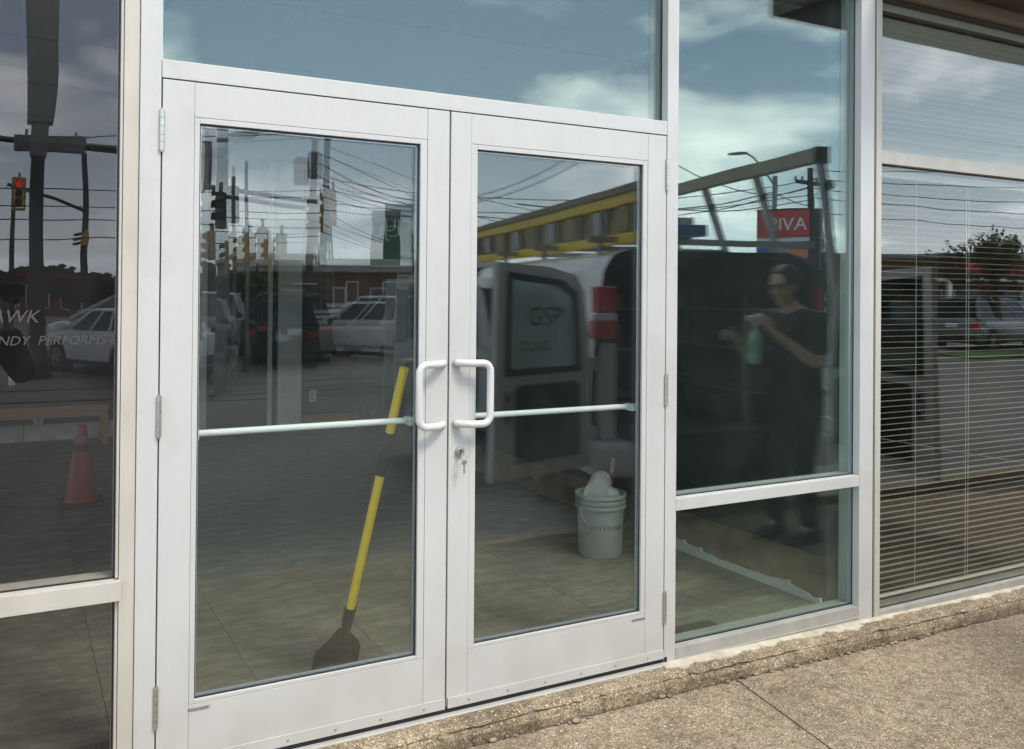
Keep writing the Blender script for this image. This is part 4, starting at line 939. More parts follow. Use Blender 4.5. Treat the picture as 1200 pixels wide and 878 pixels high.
def fuse(meshes, voxel, name, mt):
    vs, fs = [], []
    for me in meshes:
        k_ = len(vs); vs += [tuple(v.co) for v in me.vertices]; fs += [tuple(i+k_ for i in p.vertices) for p in me.polygons]
    me = bpy.data.meshes.new('fused'); me.from_pydata(vs, [], fs); me.update()
    o = bpy.data.objects.new('fused', me); COL.objects.link(o)
    r_ = o.modifiers.new('r', 'REMESH'); r_.mode = 'VOXEL'; r_.voxel_size = voxel; r_.use_smooth_shade = True
    s_ = o.modifiers.new('s', 'SMOOTH'); s_.iterations = 3; s_.factor = .5
    dg = bpy.context.evaluated_depsgraph_get(); dg.update()
    out_ = bpy.data.meshes.new_from_object(o.evaluated_get(dg)); bpy.data.objects.remove(o)
    out_.name = name; out_.materials.clear(); out_.materials.append(mt)
    out_.polygons.foreach_set('use_smooth', [True]*len(out_.polygons)); return out_
def hand_nodes(nodes, edges, tag_, wrist, palm, curl, side, r=.0085):
    """five fingers: palm = (dir along hand, dir across to thumb, palm normal)"""
    w = Vector(wrist); d, ac, nm = [Vector(v).normalized() for v in palm]
    pc = w+d*.055
    nodes[tag_+'palm'] = (*(w+d*.035), .026, .017); nodes[tag_+'palm2'] = (*(w+d*.075), .033, .016)
    edges += [(tag_+'wrist', tag_+'palm'), (tag_+'palm', tag_+'palm2')]
    fm = []
    for i, (off, ln) in enumerate(((.030, .072), (.010, .080), (-.010, .075), (-.028, .058))):
        p = w+d*.080+ac*off; pts = [p]; dirv = d.copy()
        for s_, fr2 in ((0, .45), (1, .32), (2, .23)):
            a = curl*(.8+.15*i) if s_ else curl*.5
            dirv = (dirv*math.cos(a)+nm*math.sin(a)).normalized(); p = p+dirv*ln*fr2; pts.append(p)
        fm.append((pts, r-.0005*i))
    p = w+d*.03+ac*.025; dirv = (d*.55+ac*.75+nm*.25).normalized(); pts = [p]
    for fr2, a in ((.034, .1), (.028, curl*.7)):
        dirv = (dirv*math.cos(a)+(nm*.6+d*.5-ac*.4).normalized()*math.sin(a)).normalized(); p = p+dirv*fr2; pts.append(p)
    fm.append((pts, r+.002))
    return fm
def finger_mesh(fm):
    out_ = []
    for pts, r_ in fm:
        q = MB(); q.tube(pts, [r_*1.05]+[r_]*(len(pts)-2)+[r_*.8], 10); q.ellipsoid(tuple(pts[-1]), (r_*.85,)*3, 10, 6); out_.append(q.mesh('f', None))
    return out_
def head_meshes(c, face, s=1.0):
    """c: head centre, face: yaw matrix (local +y = looking direction)"""
    out_ = []
    def put(q): q.v = [tuple(Vector(c)+face @ (Vector(p)*s)) for p in q.v]; out_.append(q.mesh('h', None))
    q = MB(); q.ellipsoid((0, -.008, .025), (.075, .095, .095), 24, 16); put(q)
    q = MB(); q.ellipsoid((0, .018, -.045), (.060, .068, .075), 20, 14); put(q)
    q = MB(); q.ellipsoid((0, .052, -.098), (.030, .028, .022), 14, 10); put(q)
    q = MB(); q.ellipsoid((0, .096, -.022), (.013, .019, .024), 12, 8); put(q)
    q = MB(); q.ellipsoid((0, .090, .010), (.010, .012, .032), 10, 8); put(q)
    q = MB(); q.ellipsoid((0, .080, -.064), (.025, .011, .009), 12, 8); put(q)
    q = MB(); q.ellipsoid((0, .072, .030), (.052, .018, .012), 14, 8); put(q)
    for s_ in (-1, 1):
        q = MB(); q.ellipsoid((s_*.077, -.010, -.010), (.010, .020, .033), 10, 8); put(q)
    return out_
def person(label, loc, rz, joints, headc, headrot, shirt, trouser, hands, sleeve=.55, group=None, glasses=False, hair=True):
    P = thing('person', label, 'person', loc, rz)
    J = joints; nd = {}; ed = []
    def add(n_, p, r_, r2=None): nd[n_] = (*p, r_) if r2 is None else (*p, r_, r2)
    add('pelvis', J['pelvis'], .135, .105); add('waist', J['waist'], .130, .098); add('chest', J['chest'], .150, .108); add('upchest', J['upchest'], .125, .085)
    add('neck', J['neck'], .055); add('neck2', J['neck2'], .052)
    ed += [('pelvis', 'waist'), ('waist', 'chest'), ('chest', 'upchest'), ('upchest', 'neck'), ('neck', 'neck2')]
    fms = []
    for s in 'RL':
        a, e, w = Vector(J['sh'+s]), Vector(J['el'+s]), Vector(J['wr'+s])
        add(s+'sh', a, .060); add(s+'ua', a.lerp(e, .45), .050); add(s+'el', e, .040); add(s+'fa', e.lerp(w, .35), .041); add(s+'wrist', w, .026, .022)
        ed += [('upchest', s+'sh'), (s+'sh', s+'ua'), (s+'ua', s+'el'), (s+'el', s+'fa'), (s+'fa', s+'wrist')]
        fms += hand_nodes(nd, ed, s, w, hands[s][0], hands[s][1], 1)
        h, k_, an = Vector(J['hip'+s]), Vector(J['kn'+s]), Vector(J['an'+s])
        add(s+'hip', h, .092); add(s+'th', h.lerp(k_, .45), .078); add(s+'kn', k_, .056); add(s+'ca', k_.lerp(an, .3), .058); add(s+'an', an, .034); add(s+'toe', an+Vector((0, .12, -.050)), .020)
        ed += [('pelvis', s+'hip'), (s+'hip', s+'th'), (s+'th', s+'kn'), (s+'kn', s+'ca'), (s+'ca', s+'an'), (s+'an', s+'toe')]
    body = skin_mesh(nd, ed)
    me = fuse([body]+finger_mesh(fms)+head_meshes(headc, headrot), .0075, 'body', M['skin'])
    link('body', me, P)
    def grow(keys, edges, g, name, mt, trims=None):
        n2 = {}
        for k_ in keys:
            v_ = nd[k_] if k_ in nd else trims[k_]
            n2[k_] = (*v_[:3], v_[3]+g, (v_[4] if len(v_) > 4 else v_[3])+g)
        mm = fuse([skin_mesh(n2, edges)], .010, name, mt); link(name, mm, P)
    tr = {'hem': (J['pelvis'][0], J['pelvis'][1], J['pelvis'][2]-.10, .150, .118)}
    for s in 'RL':
        a, e, w = Vector(J['sh'+s]), Vector(J['el'+s]), Vector(J['wr'+s])
        tr[s+'cuff'] = (*(a.lerp(e, sleeve*1.55) if sleeve < .9 else e.lerp(w, .92)), .056 if sleeve < .9 else .032)
    keys = ['hem', 'pelvis', 'waist', 'chest', 'upchest']+[s+k_ for s in 'RL' for k_ in (('sh', 'ua', 'cuff') if sleeve < .9 else ('sh', 'ua', 'el', 'fa', 'cuff'))]
    e2 = [('hem', 'pelvis'), ('pelvis', 'waist'), ('waist', 'chest'), ('chest', 'upchest')]
    for s in 'RL':
        ch = ('sh', 'ua', 'cuff') if sleeve < .9 else ('sh', 'ua', 'el', 'fa', 'cuff')
        e2 += [('upchest', s+'sh')]+[(s+a, s+b_) for a, b_ in zip(ch, ch[1:])]
    grow(keys, e2, .026, 'shirt' if sleeve < .9 else 'jacket', M[shirt], tr)
    hp = Vector(J['pelvis'])
    keys = ['pelvis', 'waist']+[s+k_ for s in 'RL' for k_ in ('hip', 'th', 'kn', 'ca', 'an')]
    e3 = [('pelvis', 'waist')]
    for s in 'RL': e3 += [('pelvis', s+'hip'), (s+'hip', s+'th'), (s+'th', s+'kn'), (s+'kn', s+'ca'), (s+'ca', s+'an')]
    grow(keys, e3, .019, 'trousers', M[trouser])
    for s in 'RL':
        an = Vector(J['an'+s]); z0 = an.z-.085
        q = MB(); rings_ = []
        for y, w_, h_ in ((-.075, .028, .075), (-.06, .040, .10), (.0, .042, .11), (.06, .046, .085), (.12, .050, .062), (.17, .044, .05), (.195, .024, .035)):
            rings_.append([(an.x+w_*math.cos(a), an.y+y, z0+max(0, h_*(.5+.5*math.sin(a))+(.0 if math.sin(a) > -.5 else 0))) for a in [2*math.pi*i/12 for i in range(12)]])
        q.loft(rings_); q.obj('boot', M['shoe'], P, smooth=True)
    c = Vector(headc)
    if hair:
        q = MB(); q.ellipsoid((0, -.018, .038), (.083, .098, .092), 28, 18)
        vs_ = []
        for x, y, z in q.v:
            if y > .045 and z < .075: y = .045+(y-.045)*.25; 
            if z < -.03: z = -.03+(z+.03)*.3; y -= .0
            k_ = 1+.05*noise1(x*40+z*25, 2)+.04*noise1(y*55, 5); vs_.append(tuple(c+headrot @ Vector((x*k_, y*k_, z*k_))))
        q.v = vs_; q.obj('hair', M['hair'], P, smooth=True)
    for s_ in (-1, 1):
        q = MB(); q.ellipsoid((s_*.031, .083, .012), (.012, .006, .007), 10, 6); q.v = [tuple(c+headrot @ Vector(p)) for p in q.v]; q.obj('eye', M['black'], P, smooth=True)
    if glasses:
        q = MB()
        for s_ in (-1, 1):
            q.tube([(s_*.033+.026*math.cos(a), .100-.004*abs(s_), .008+.019*math.sin(a)) for a in [2*math.pi*i/14 for i in range(15)]], .0022, 6)
            q.tube([(s_*.059, .098, .014), (s_*.078, .03, .012), (s_*.080, -.02, .006)], .002, 6)
        q.tube([(-.008, .101, .012), (.008, .101, .012)], .002, 6)
        q.v = [tuple(c+headrot @ Vector(p)) for p in q.v]; q.obj('glasses', M['black'], P)
    return P
def rot(yaw_, pitch_=0, roll_=0): return Matrix.Rotation(yaw_, 3, 'Z') @ Matrix.Rotation(pitch_, 3, 'X') @ Matrix.Rotation(roll_, 3, 'Y')
gj = dict(pelvis=(0, -.02, .90), waist=(0, -.015, 1.05), chest=(0, -.005, 1.23), upchest=(0, .0, 1.36), neck=(0, .03, 1.44), neck2=(0, .055, 1.50),
          shR=(.185, .0, 1.375), elR=(.235, .04, 1.10), wrR=(.10, .275, 1.30), shL=(-.185, .01, 1.375), elL=(-.24, .14, 1.13), wrL=(-.10, .40, 1.27),
          hipR=(.09, -.02, .86), knR=(.10, .03, .48), anR=(.105, -.03, .085), hipL=(-.09, -.02, .86), knL=(-.10, .06, .48), anL=(-.11, .04, .085))
gz = person('person in a black t-shirt and glasses holding a spray bottle behind the van', (4.09, -1.42, -.180), R(90), gj, (0, .085, 1.585), rot(0, R(-12)), 'tee', 'trouser',
       {'R': (((-.25, .55, .75), (0, -.75, .6), (-.75, .35, .0)), .9), 'L': (((.05, 1, .1), (.25, 0, 1), (.9, 0, -.2)), .45)}, .55, glasses=True)
gz.scale = (1.04,)*3
sb = thing('spray_bottle', 'clear spray bottle of blue green cleaner with green label in the raised hand', 'bottle', (4.02-.317, -1.42+.047, -.180+1.155), R(90))
MB().lathe([(.0, 0), (.036, .0), (.040, .006), (.040, .15), (.034, .18), (.017, .215), (.015, .235)], n=20, c0=False).obj('bottle', M['liquid'], sb, smooth=True)
MB().lathe([(.0406, .07), (.0408, .072), (.0408, .14), (.0406, .142)], n=20, c0=False, c1=False).obj('label_wrap', M['bottle_label'], sb)
MB().lathe([(.018, .2355), (.018, .262), (.014, .266)], n=16).obj('collar', M['white'], sb)
q = MB(); q.box(-.014, .014, -.035, .06, .2665, .30); q.obj('trigger_head', M['white'], sb, bevel=.006)
q = MB(); q.beam((0, .04, .266), (0, .05, .215), .012, .010); q.obj('trigger', M['redsign'], sb)
pj = dict(pelvis=(0, -.02, .95), waist=(0, -.015, 1.12), chest=(0, -.005, 1.30), upchest=(0, .0, 1.44), neck=(0, .02, 1.53), neck2=(0, .03, 1.58),
          shR=(.19, .0, 1.45), elR=(.30, .10, 1.22), wrR=(.19, .235, 1.55), shL=(-.19, .0, 1.45), elL=(-.20, .14, 1.25), wrL=(.03, .24, 1.56),
          hipR=(.09, -.02, .91), knR=(.11, .01, .50), anR=(.12, -.03, .085), hipL=(-.09, -.02, .91), knL=(-.12, .03, .50), anL=(-.15, .02, .085))
ph = person('person in dark clothes photographing the shopfront with a phone', (-.62, -3.15, LOT), R(-8), pj, (0, .05, 1.68), rot(0, R(-4)), 'jacket', 'jacket',
       {'R': (((-.25, .15, .95), (-.9, .2, .2), (-.3, .9, 0)), .35), 'L': (((.3, .15, .95), (.9, .2, .2), (.3, .9, 0)), .35)}, 1.0)
# phone: just behind the viewpoint
pt = thing('phone', 'dark phone held up by the photographer', 'phone', (-.3734-math.sin(yaw)*.022, -2.8021-math.cos(yaw)*.022, 1.3934), -yaw)
MB().box(-.078, .078, -.009, 0, -.040, .036).obj('case', M['black'], pt, bevel=.004)

# ------------------------------------------------------------------ street furniture
def pole(name, label, cat, vx, vy, z0, z1, r0, r1, mt, group=None, n=12):
    t = thing(name, label, cat, (vx, -vy, z0), 0, group)
    q = MB(); q.tube([(0, 0, 0), (0, 0, z1-z0)], [r0, r1], n); q.obj('shaft', M[mt], t); return t
def signal(label, vx, vy, z, ang, mt='sig_yel', lit=False, back=True, s=1.0):
    """z: bottom; ang: direction the lenses face (deg, 0 = towards the shop)"""
    t = thing('traffic_signal', label, 'traffic light', (vx, -vy, z), R(ang), 'traffic lights at the junction')
    q = MB(); q.box(-.16*s, .16*s, -.10, .10, 0, 1.02*s); q.obj('housing', M[mt], t, bevel=.03)
    if back:
        q = MB(); fr(q, -.27*s, .27*s, -.10, 1.12*s, .10*s, .02, .035); q.obj('backplate', M['black'] if not lit else M['sig_yel'], t)
    for i in range(3):
        z_ = (.17+.34*i)*s
        q = MB(); q.cyl((0, .1005, z_), (0, .112, z_), .125*s, 18); q.obj('lens', M['sig_red'] if lit and i == 2 else M['lens_off'], t)
        q = MB(); q.loft([[(.145*s*math.cos(a), .101, z_+.145*s*math.sin(a)) for a in [R(-30)+R(240)*k_/12 for k_ in range(13)]]+[(.130*s*math.cos(a), .101, z_+.130*s*math.sin(a)) for a in [R(210)-R(240)*k_/12 for k_ in range(13)]],
                          [(.145*s*math.cos(a), .34, z_-.03+.145*s*math.sin(a)) for a in [R(-30)+R(240)*k_/12 for k_ in range(13)]]+[(.130*s*math.cos(a), .34, z_-.03+.130*s*math.sin(a)) for a in [R(210)-R(240)*k_/12 for k_ in range(13)]]])
        q.obj('visor', M['black'] if not mt == 'sig_tan' else M['sig_tan'], t)
    q = MB(); q.beam((0, -.02, 1.02*s), (0, -.02, 1.30*s), .06, .06); q.obj('bracket', M['polem'], t)
    return t
# junction on the left
t = pole('signal_pole', 'dark thick pole with flared base and grey case on top', 'pole', .02, 17.3, LOT, 4.0, .14, .13, 'poled')
q = MB(); q.lathe([(.26, 0), (.25, .05), (.16, .55), (.142, .62)], n=16); q.obj('base_flare', M['poled'], t)
q = MB(); q.box(-.16, .16, -.16, .16, 4.345, 5.4); q.obj('sleeve', M['box_grey'], t, bevel=.02)
q = MB(); q.loft([[(-.24, -.24, 5.1), (.24, -.24, 5.1), (.24, .24, 5.1), (-.24, .24, 5.1)], [(-.24, -.24, 5.9), (.31, -.24, 6.1), (.31, .24, 6.1), (-.24, .24, 5.9)], [(-.24, -.24, 9), (.31, -.24, 9), (.31, .24, 9), (-.24, .24, 9)]]); q.obj('case', M['box_grey'], t)
t = thing('street_name_sign', 'grey street name box seen from behind on the signal arm', 'sign', (.28, -17.9, 4.22))
MB().box(-.72, .72, -.09, .09, 0, .37).obj('case', M['box_grey'], t, bevel=.02)
q = MB(); q.beam((-.5, 0, .3705), (-.5, 0, .50), .05, .05); q.beam((.5, 0, .3705), (.5, 0, .46), .05, .05); q.obj('hanger', M['polem'], t)
t = thing('signal_mast_arm', 'long dark signal arm crossing behind the grey street name box', 'mast arm', (-5, -18.2, 4.9))
q = MB(); q.tube([(-3, 0, 0), (3, 0, -.30), (7.2, 0, -.55)], [.05, .06, .09], 10); q.obj('arm', M['poled'], t)
q = MB(); q.tube([(7.2, 0, -5.2), (7.2, 0, -.2)], [.14, .11], 10); q.obj('post', M['poled'], t)
signal('traffic light showing red on the thin pole left of the thick pole', -.29, 27, 3.75, 0, 'sig_yel', True, True, .76)
t = pole('signal_pole', 'thin pole under the red traffic light', 'pole', -.43, 27.1, LOT, 3.9, .07, .06, 'poled')
t = pole('street_light_pole', 'slim dark pole with an arm reaching to the red light', 'pole', 1.58, 27.2, LOT, 5.5, .11, .08, 'poled')
q = MB(); q.tube([(0, 0, 4.05), (-.9, 0, 4.4), (-2.2, 0, 4.75)], .05, 8); q.obj('arm', M['poled'], t)
signal('small amber traffic light fixed low on the slim dark pole', 1.58, 26.95, 2.75, 120, 'sig_yel', False, False, .36)
# junction seen in the left door
t = pole('signal_pole', 'grey signal pole carrying two mast arms', 'pole', 2.86, 13.7, LOT, 4.75, .12, .10, 'polem')
q = MB(); q.tube([(-1.2, 0, 3.7), (0, 0, 3.55), (1.6, .3, 3.4)], .04, 8); q.tube([(0, 0, 4.5), (.7, .2, 4.62), (1.3, .3, 5.0)], .035, 8); q.obj('arm', M['polem'], t)
signal('yellow traffic light highest on the left of the grey signal pole', 2.52, 13.9, 3.30, 200, 'sig_yel', False, True, .68)
signal('dark traffic light with visors on the grey signal pole', 3.02, 13.6, 2.62, 85, 'black', False, False, .62)
signal('faded pink tan traffic light at the left edge of the door glass', 2.44, 14.2, 2.30, 180, 'sig_tan', False, False, .7)
signal('tan traffic light turned away left of the pair', 3.47, 17.9, 2.10, 150, 'sig_tan', False, False, .62)
signal('amber traffic light beside the leaning brown pole', 4.05, 17.5, 2.05, 165, 'sig_yel', False, False, .6)
signal('tan traffic light on the left of the facing pair', 4.42, 17.3, 2.15, 180, 'sig_tan', False, False, .68)
signal('tan traffic light on the right of the facing pair', 4.84, 17.3, 2.05, 180, 'sig_tan', False, False, .68)
signal('yellow traffic light hanging beside the tall wooden pole', 7.30, 21.5, 3.28, 110, 'sig_yel', False, False, .9)
for lab, vx, vy, z1, r_, mt in (('slim pole under the tan pair of lights', 4.15, 17.6, 4.3, .05, 'polem'), ('leaning brown pole between the traffic lights', 3.72, 18.4, 3.9, .07, 'polew'), ('dark pole nearest the left door edge', 2.62, 14.6, 3.0, .06, 'poled'), ('short pole right of the tan lights', 4.75, 18.0, 2.2, .05, 'poled')):
    pole('street_pole', lab, 'pole', vx, vy, LOT, z1, r_, r_*.8, mt)
# timber utility poles
def upole(label, vx, vy, h, lean=0, arms=(), tr=True, r0=.15):
    t = thing('utility_pole', label, 'utility pole', (vx, -vy, LOT), 0, 'timber utility poles')
    q = MB(); q.tube([(0, 0, 0), (lean*.5, 0, h*.5), (lean, 0, h)], [r0, r0*.85, r0*.7], 10); q.obj('shaft', M['polew'], t)
    for z, w in arms:
        x = lean*z/h; q = MB(); q.beam((x-w, .05, z), (x+w, -.15, z), .10, .12); q.obj('crossarm', M['polew'], t)
        for s in (-.9, -.45, .45, .9): 
            q = MB(); q.lathe([(.03, 0), (.05, .04), (.03, .07), (.05, .11), (.02, .14)], (x+w*s, -.05, z+.062), 8); q.obj('insulator', M['box_grey'], t)
    if tr:
        q = MB(); q.lathe([(.22, 0), (.23, .05), (.23, .72), (.18, .80), (.05, .82)], (lean*.85-.42, .1, h-1.9), 16); q.obj('transformer', M['box_grey'], t)
        q = MB(); q.beam((lean*.85-.2, .05, h-1.5), (lean*.85, 0, h-1.5), .06, .06); q.obj('bracket', M['polem'], t)
    return t
upole('tall dark timber pole with a grey transformer', 7.86, 24.5, 7.1, .25, ((6.85, .8),), True, .13)
upole('timber pole behind the car rental sign', 22.7, 18.8, 6.0, .05, ((5.5, .7),), False, .13)
upole('far timber pole by the brick plaza', 33, 42, 8.5, .1, ((7.9, 1.0),), False)
upole('far timber pole left of the junction', 5.2, 33, 6.1, -.1, ((5.6, .9),), False, .12)
t = thing('lattice_mast', 'pale tapering mast rising behind the brick shop', 'mast', (9.9, -30.5, LOT))
q = MB()
for i in range(9):
    z0, z1 = .6*i, .6*(i+1); w0, w1 = .34-.03*i, .34-.03*(i+1)
    for a in range(4):
        c0 = [(-1, -1), (1, -1), (1, 1), (-1, 1)][a]; c1 = [(-1, -1), (1, -1), (1, 1), (-1, 1)][(a+1) % 4]
        q.beam((c0[0]*w0, c0[1]*w0, z0), (c0[0]*w1, c0[1]*w1, z1), .05, .05); q.beam((c0[0]*w0, c0[1]*w0, z0), (c1[0]*w1, c1[1]*w1, z1), .03, .03)
q.obj('lattice', M['polem'], t)
q = MB(); q.cyl((0, 0, 5.4), (0, 0, 6.2), .05, 8); q.obj('tip', M['polem'], t)
# street lamp (right)
t = thing('street_lamp', 'grey street lamp with a curved arm above the car rental sign', 'street lamp', (18.75, -16.4, LOT))
q = MB(); q.tube([(0, 0, 0), (0, 0, 5.2)], [.10, .07], 10); q.obj('shaft', M['polem'], t)
q = MB(); q.tube([(0, 0, 4.9), (-.25, -.1, 5.3), (-.55, -.25, 5.72), (-.75, -.35, 5.84)], .03, 8); q.obj('arm', M['polem'], t)
q = MB(); q.loft([[(-.70, -.32, 5.80), (-.70, -.32, 5.88), (-.74, -.40, 5.88), (-.74, -.40, 5.80)], [(-1.0, -.42, 5.76), (-1.0, -.42, 5.86), (-1.02, -.56, 5.86), (-1.02, -.56, 5.76)], [(-1.25, -.52, 5.76), (-1.25, -.52, 5.80), (-1.27, -.60, 5.80), (-1.27, -.60, 5.76)]]); q.obj('lamp_head', M['box_grey'], t)
# rental sign stack
def facing(vx, vy): 
    d = Vector((-.37-vx, 2.80+vy, 0)); return math.atan2(-d.x, d.y)
t = thing('pylon_sign', 'red AVIS board above a blue and orange board on a pylon', 'sign', (18.95, -16.25, LOT), facing(18.95, 16.25)+R(10))
MB().box(-.72, .72, -.16, .16, 3.46, 4.20).obj('board', M['redsign'], t, bevel=.01)
MB().box(-.74, .74, -.17, .17, 4.2005, 4.24).obj('cap', M['black'], t)
MB().box(.741, 1.0, -.26, .10, 2.5, 4.24).obj('side_post', M['poled'], t)
letter(t, 'AVIS', .50, (.16, .163, 3.80), '+y', M['white'], depth=.003)
MB().box(-.72, .72, -.16, .16, 2.70, 3.33).obj('board', M['bluesign'], t, bevel=.01)
q = MB(); q.prism([(.71, 3.10), (.71, 2.84), (-.2, 3.14)], lambda a, b_: (a, .1605, b_), lambda a, b_: (a, .165, b_)); q.obj('emblem', M['orangesign'], t)
MB().box(-.72, .72, -.10, .10, 3.335, 3.455).obj('divider', M['white'], t)
for x in (-.5, .5): MB().box(x-.07, x+.07, -.07, .07, 0, 2.695).obj('post', M['box_grey'], t)
# green pylon
t = thing('pylon_sign', 'tall green pylon sign with white letters and a grey cap', 'sign', (14.45, -34.6, 0), facing(14.45, 34.6))
MB().box(-.62, .62, -.3, .3, 2.2, 4.85).obj('board', M['green_d'], t, bevel=.01)
MB().box(-.65, .65, -.32, .32, 4.8505, 5.35).obj('cap', M['signgrey'], t, bevel=.02)
MB().box(-.66, .66, -.02, .02, 2.2, 4.0).obj('edge_panel', M['greenw'], t)
letter(t, 'CJU', .80, (0, .303, 4.36), '+y', M['white'], depth=.004)
MB().box(-.15, .15, -.15, .15, LOT, 2.199).obj('post', M['box_grey'], t)
# ------------------------------------------------------------------ buildings
def building(name, label, cat, vx, vy, ang, w, d, h, wall, roof, wins=(), sign=None, over=.35, z=LOT):
    t = thing(name, label, cat, (vx, -vy, z), R(ang))
    MB().box(-w/2, w/2, -d, 0, 0, h).obj('wall', M[wall], t)
    MB().box(-w/2-over, w/2+over, -d-over, over, h+.001, h+.28).obj('roof', M[roof], t, bevel=.02)
    for x, zz, ww, hh in wins:
        o = MB(); fr(o, x-ww/2, x+ww/2, zz, zz+hh, .06, .001, .05); f_ = o.obj('window', M['white'], t)
        MB().box(x-ww/2+.061, x+ww/2-.061, .004, .02, zz+.061, zz+hh-.061).obj('pane', M['window'], f_)
    return t
b1 = building('brick_shop', 'low brown brick shop with a flat white roof edge', 'building', 12.0, 30.0, 10, 8.6, 9, 2.75, 'brick', 'roofw', [(-2.9, .9, 1.3, 1.2), (-1.2, .9, .5, 1.3), (2.0, .9, .9, 1.3), (3.4, .9, .9, 1.3), (.5, .1, 1.0, 2.1)])
MB().box(3.3, 4.0, .02, .06, 1.6, 2.3).obj('green_poster', M['greenw'], b1)
MB().box(1.15, 1.65, .02, .06, .9, 1.75).obj('notice_board', M['white'], b1)
for i in range(2): MB().box(1.19+.22*i, 1.37+.22*i, .0605, .066, 1.0, 1.6).obj('notice', M['text_dark'], b1)
b2 = building('grey_shop', 'grey flat roofed shop with fenced yard left of the brick shop', 'building', 12.6, 37.0, 4, 4.4, 7, 2.9, 'wall_dark', 'box_grey', [(-1.2, .8, 1.1, 1.3), (.6, .8, 1.1, 1.3)])
b3 = building('red_plaza', 'dark red storefront row on the skyline', 'building', 4.2, 66.0, 0, 8.4, 12, 2.6, 'redbrick', 'redbrick', [(-3.2+2.1*i, .5, 1.4, 1.5) for i in range(4)])
b4 = building('brick_plaza', 'plaza with a red shop sign and white columns behind the tree', 'building', 42, 30.5, 30, 22, 10, 3.9, 'brick', 'box_grey', [(-9+2.1*i, .5, 1.5, 1.7) for i in range(9)])
MB().box(2.5, 6.0, .05, .2, 3.0, 3.7).obj('red_shop_sign', M['redsign'], b4)
MB().box(-10.9, 10.9, .3, 1.6, 2.62, 2.78).obj('canopy', M['roofw'], b4)
for i in range(6): MB().box(-10+4*i-.12, -10+4*i+.12, 1.2, 1.5, 0, 2.619).obj('column', M['white'], b4)
building('far_block', 'pale far block above the brick shop roof', 'building', 16.0, 62, 8, 5, 8, 4.3, 'concrete', 'roofw', [(-1.5+1.5*i, 2.9, .8, .9) for i in range(3)])
building('far_warehouse', 'long low far warehouse left of the junction', 'building', -22, 80, -10, 34, 14, 3.6, 'wall_dark', 'roofw', [(-14+4*i, .8, 2, 1.6) for i in range(8)])
building('far_plaza', 'low far plaza past the car rental sign', 'building', 62, 66, 42, 36, 12, 4.0, 'brick', 'roofw', [(-15+4*i, .6, 2.2, 1.8) for i in range(8)])
# verge, kerbs, yard fence, paint
vg = MB(); vg.box(-60, 3.4, -22.6, -20.6, LOT+.004, LOT+.06); o = struct(vg.obj('verge', M['grass']))
vg = MB(); vg.box(24, 70, -15.6, -13.6, LOT+.004, LOT+.06); o = struct(vg.obj('verge', M['grass']))
vg = MB(); vg.box(12, 40, -29.5, -28.0, LOT+.004, LOT+.05); o = struct(vg.obj('verge', M['grass']))
pt_ = MB()
for x in (-6, -3.2, -.4, 8.9, 11.7, 14.5): pt_.box(x-.05, x+.05, -21, -16, LOT+.002, LOT+.006)
o = struct(pt_.obj('parking_lines', M['white']))
kb = MB(); kb.box(-60, 24, -13.28, -13.16, LOT+.001, LOT+.012); kb.box(-60, 26, -15.0, -14.9, LOT+.001, LOT+.010); struct(kb.obj('asphalt_seam', M['black_m']))
pf = thing('yard_fence', 'white slatted yard fence beside the grey shop', 'fence', (8.9, -28.5, LOT))
for i in range(5): MB().box(-1.3, 1.3, -.02, .02, .5+.19*i, .63+.19*i).obj('slat', M['white'], pf)
for x in (-1.25, 0, 1.25): MB().box(x-.04, x+.04, -.07, -.021, 0, 1.45).obj('post', M['white'], pf)
# ------------------------------------------------------------------ trees
def tree(label, vx, vy, h, seed, leaves=900, spread=1.0, trunk=.16, depth=6, name='bare_tree', group='bare spring trees', leaf=.05):
    t = thing(name, label, 'tree', (vx, -vy, LOT), 0, group); r_ = random.Random(seed); q = MB(); tips = []
    def grow(p, d, L_, rad, k_):
        e = p+d*L_; mid = p.lerp(e, .5)+Vector((r_.uniform(-1, 1), r_.uniform(-1, 1), r_.uniform(-.5, .5)))*L_*.07
        q.tube([p, mid, e], [rad, rad*.86, rad*.7], 3 if k_ < depth-2 else 6, False)
        if k_ <= 2: tips.append((mid, e))
        if k_ == 0: return
        for i in range(3 if k_ < depth else 4):
            a = Vector((r_.uniform(-1, 1), r_.uniform(-1, 1), r_.uniform(-.25, .7)))
            nd_ = (d*.75+a*.75*spread).normalized()
            grow(p.lerp(e, r_.uniform(.55, 1)), nd_, L_*r_.uniform(.62, .82), rad*r_.uniform(.5, .66), k_-1)
    grow(Vector((0, 0, 0)), Vector((0, 0, 1)), h*.27, trunk, depth)
    q.obj('trunk', M['bark'], t)
    if leaves:
        l_ = MB()
        for i in range(leaves):
            a, b_ = r_.choice(tips); p = a.lerp(b_, r_.random())+Vector((r_.gauss(0, .06), r_.gauss(0, .06), r_.gauss(0, .06))); s = leaf*r_.uniform(.6, 1.5)
            u = Vector((r_.gauss(0, 1), r_.gauss(0, 1), r_.gauss(0, 1))).normalized(); w = u.cross(Vector((r_.gauss(0, 1), r_.gauss(0, 1), r_.gauss(0, 1)))).normalized()
            l_.quad(p-u*s, p+w*s*.6, p+u*s, p-w*s*.6)
        c = l_.obj('crown', M['bud'], t); c['kind'] = 'stuff'
    return t
tree('wide bare tree with yellowish buds in front of the plaza', 29.2, 16.6, 6.4, 11, 2200, 1.25, .2, leaf=.06)
tree('bare twiggy tree right of the car rental sign', 22.4, 17.6, 5.0, 4, 300, .8, .11)
tree('bare tree behind the street lamp', 25.5, 21.5, 5.2, 9, 300, 1, .14)
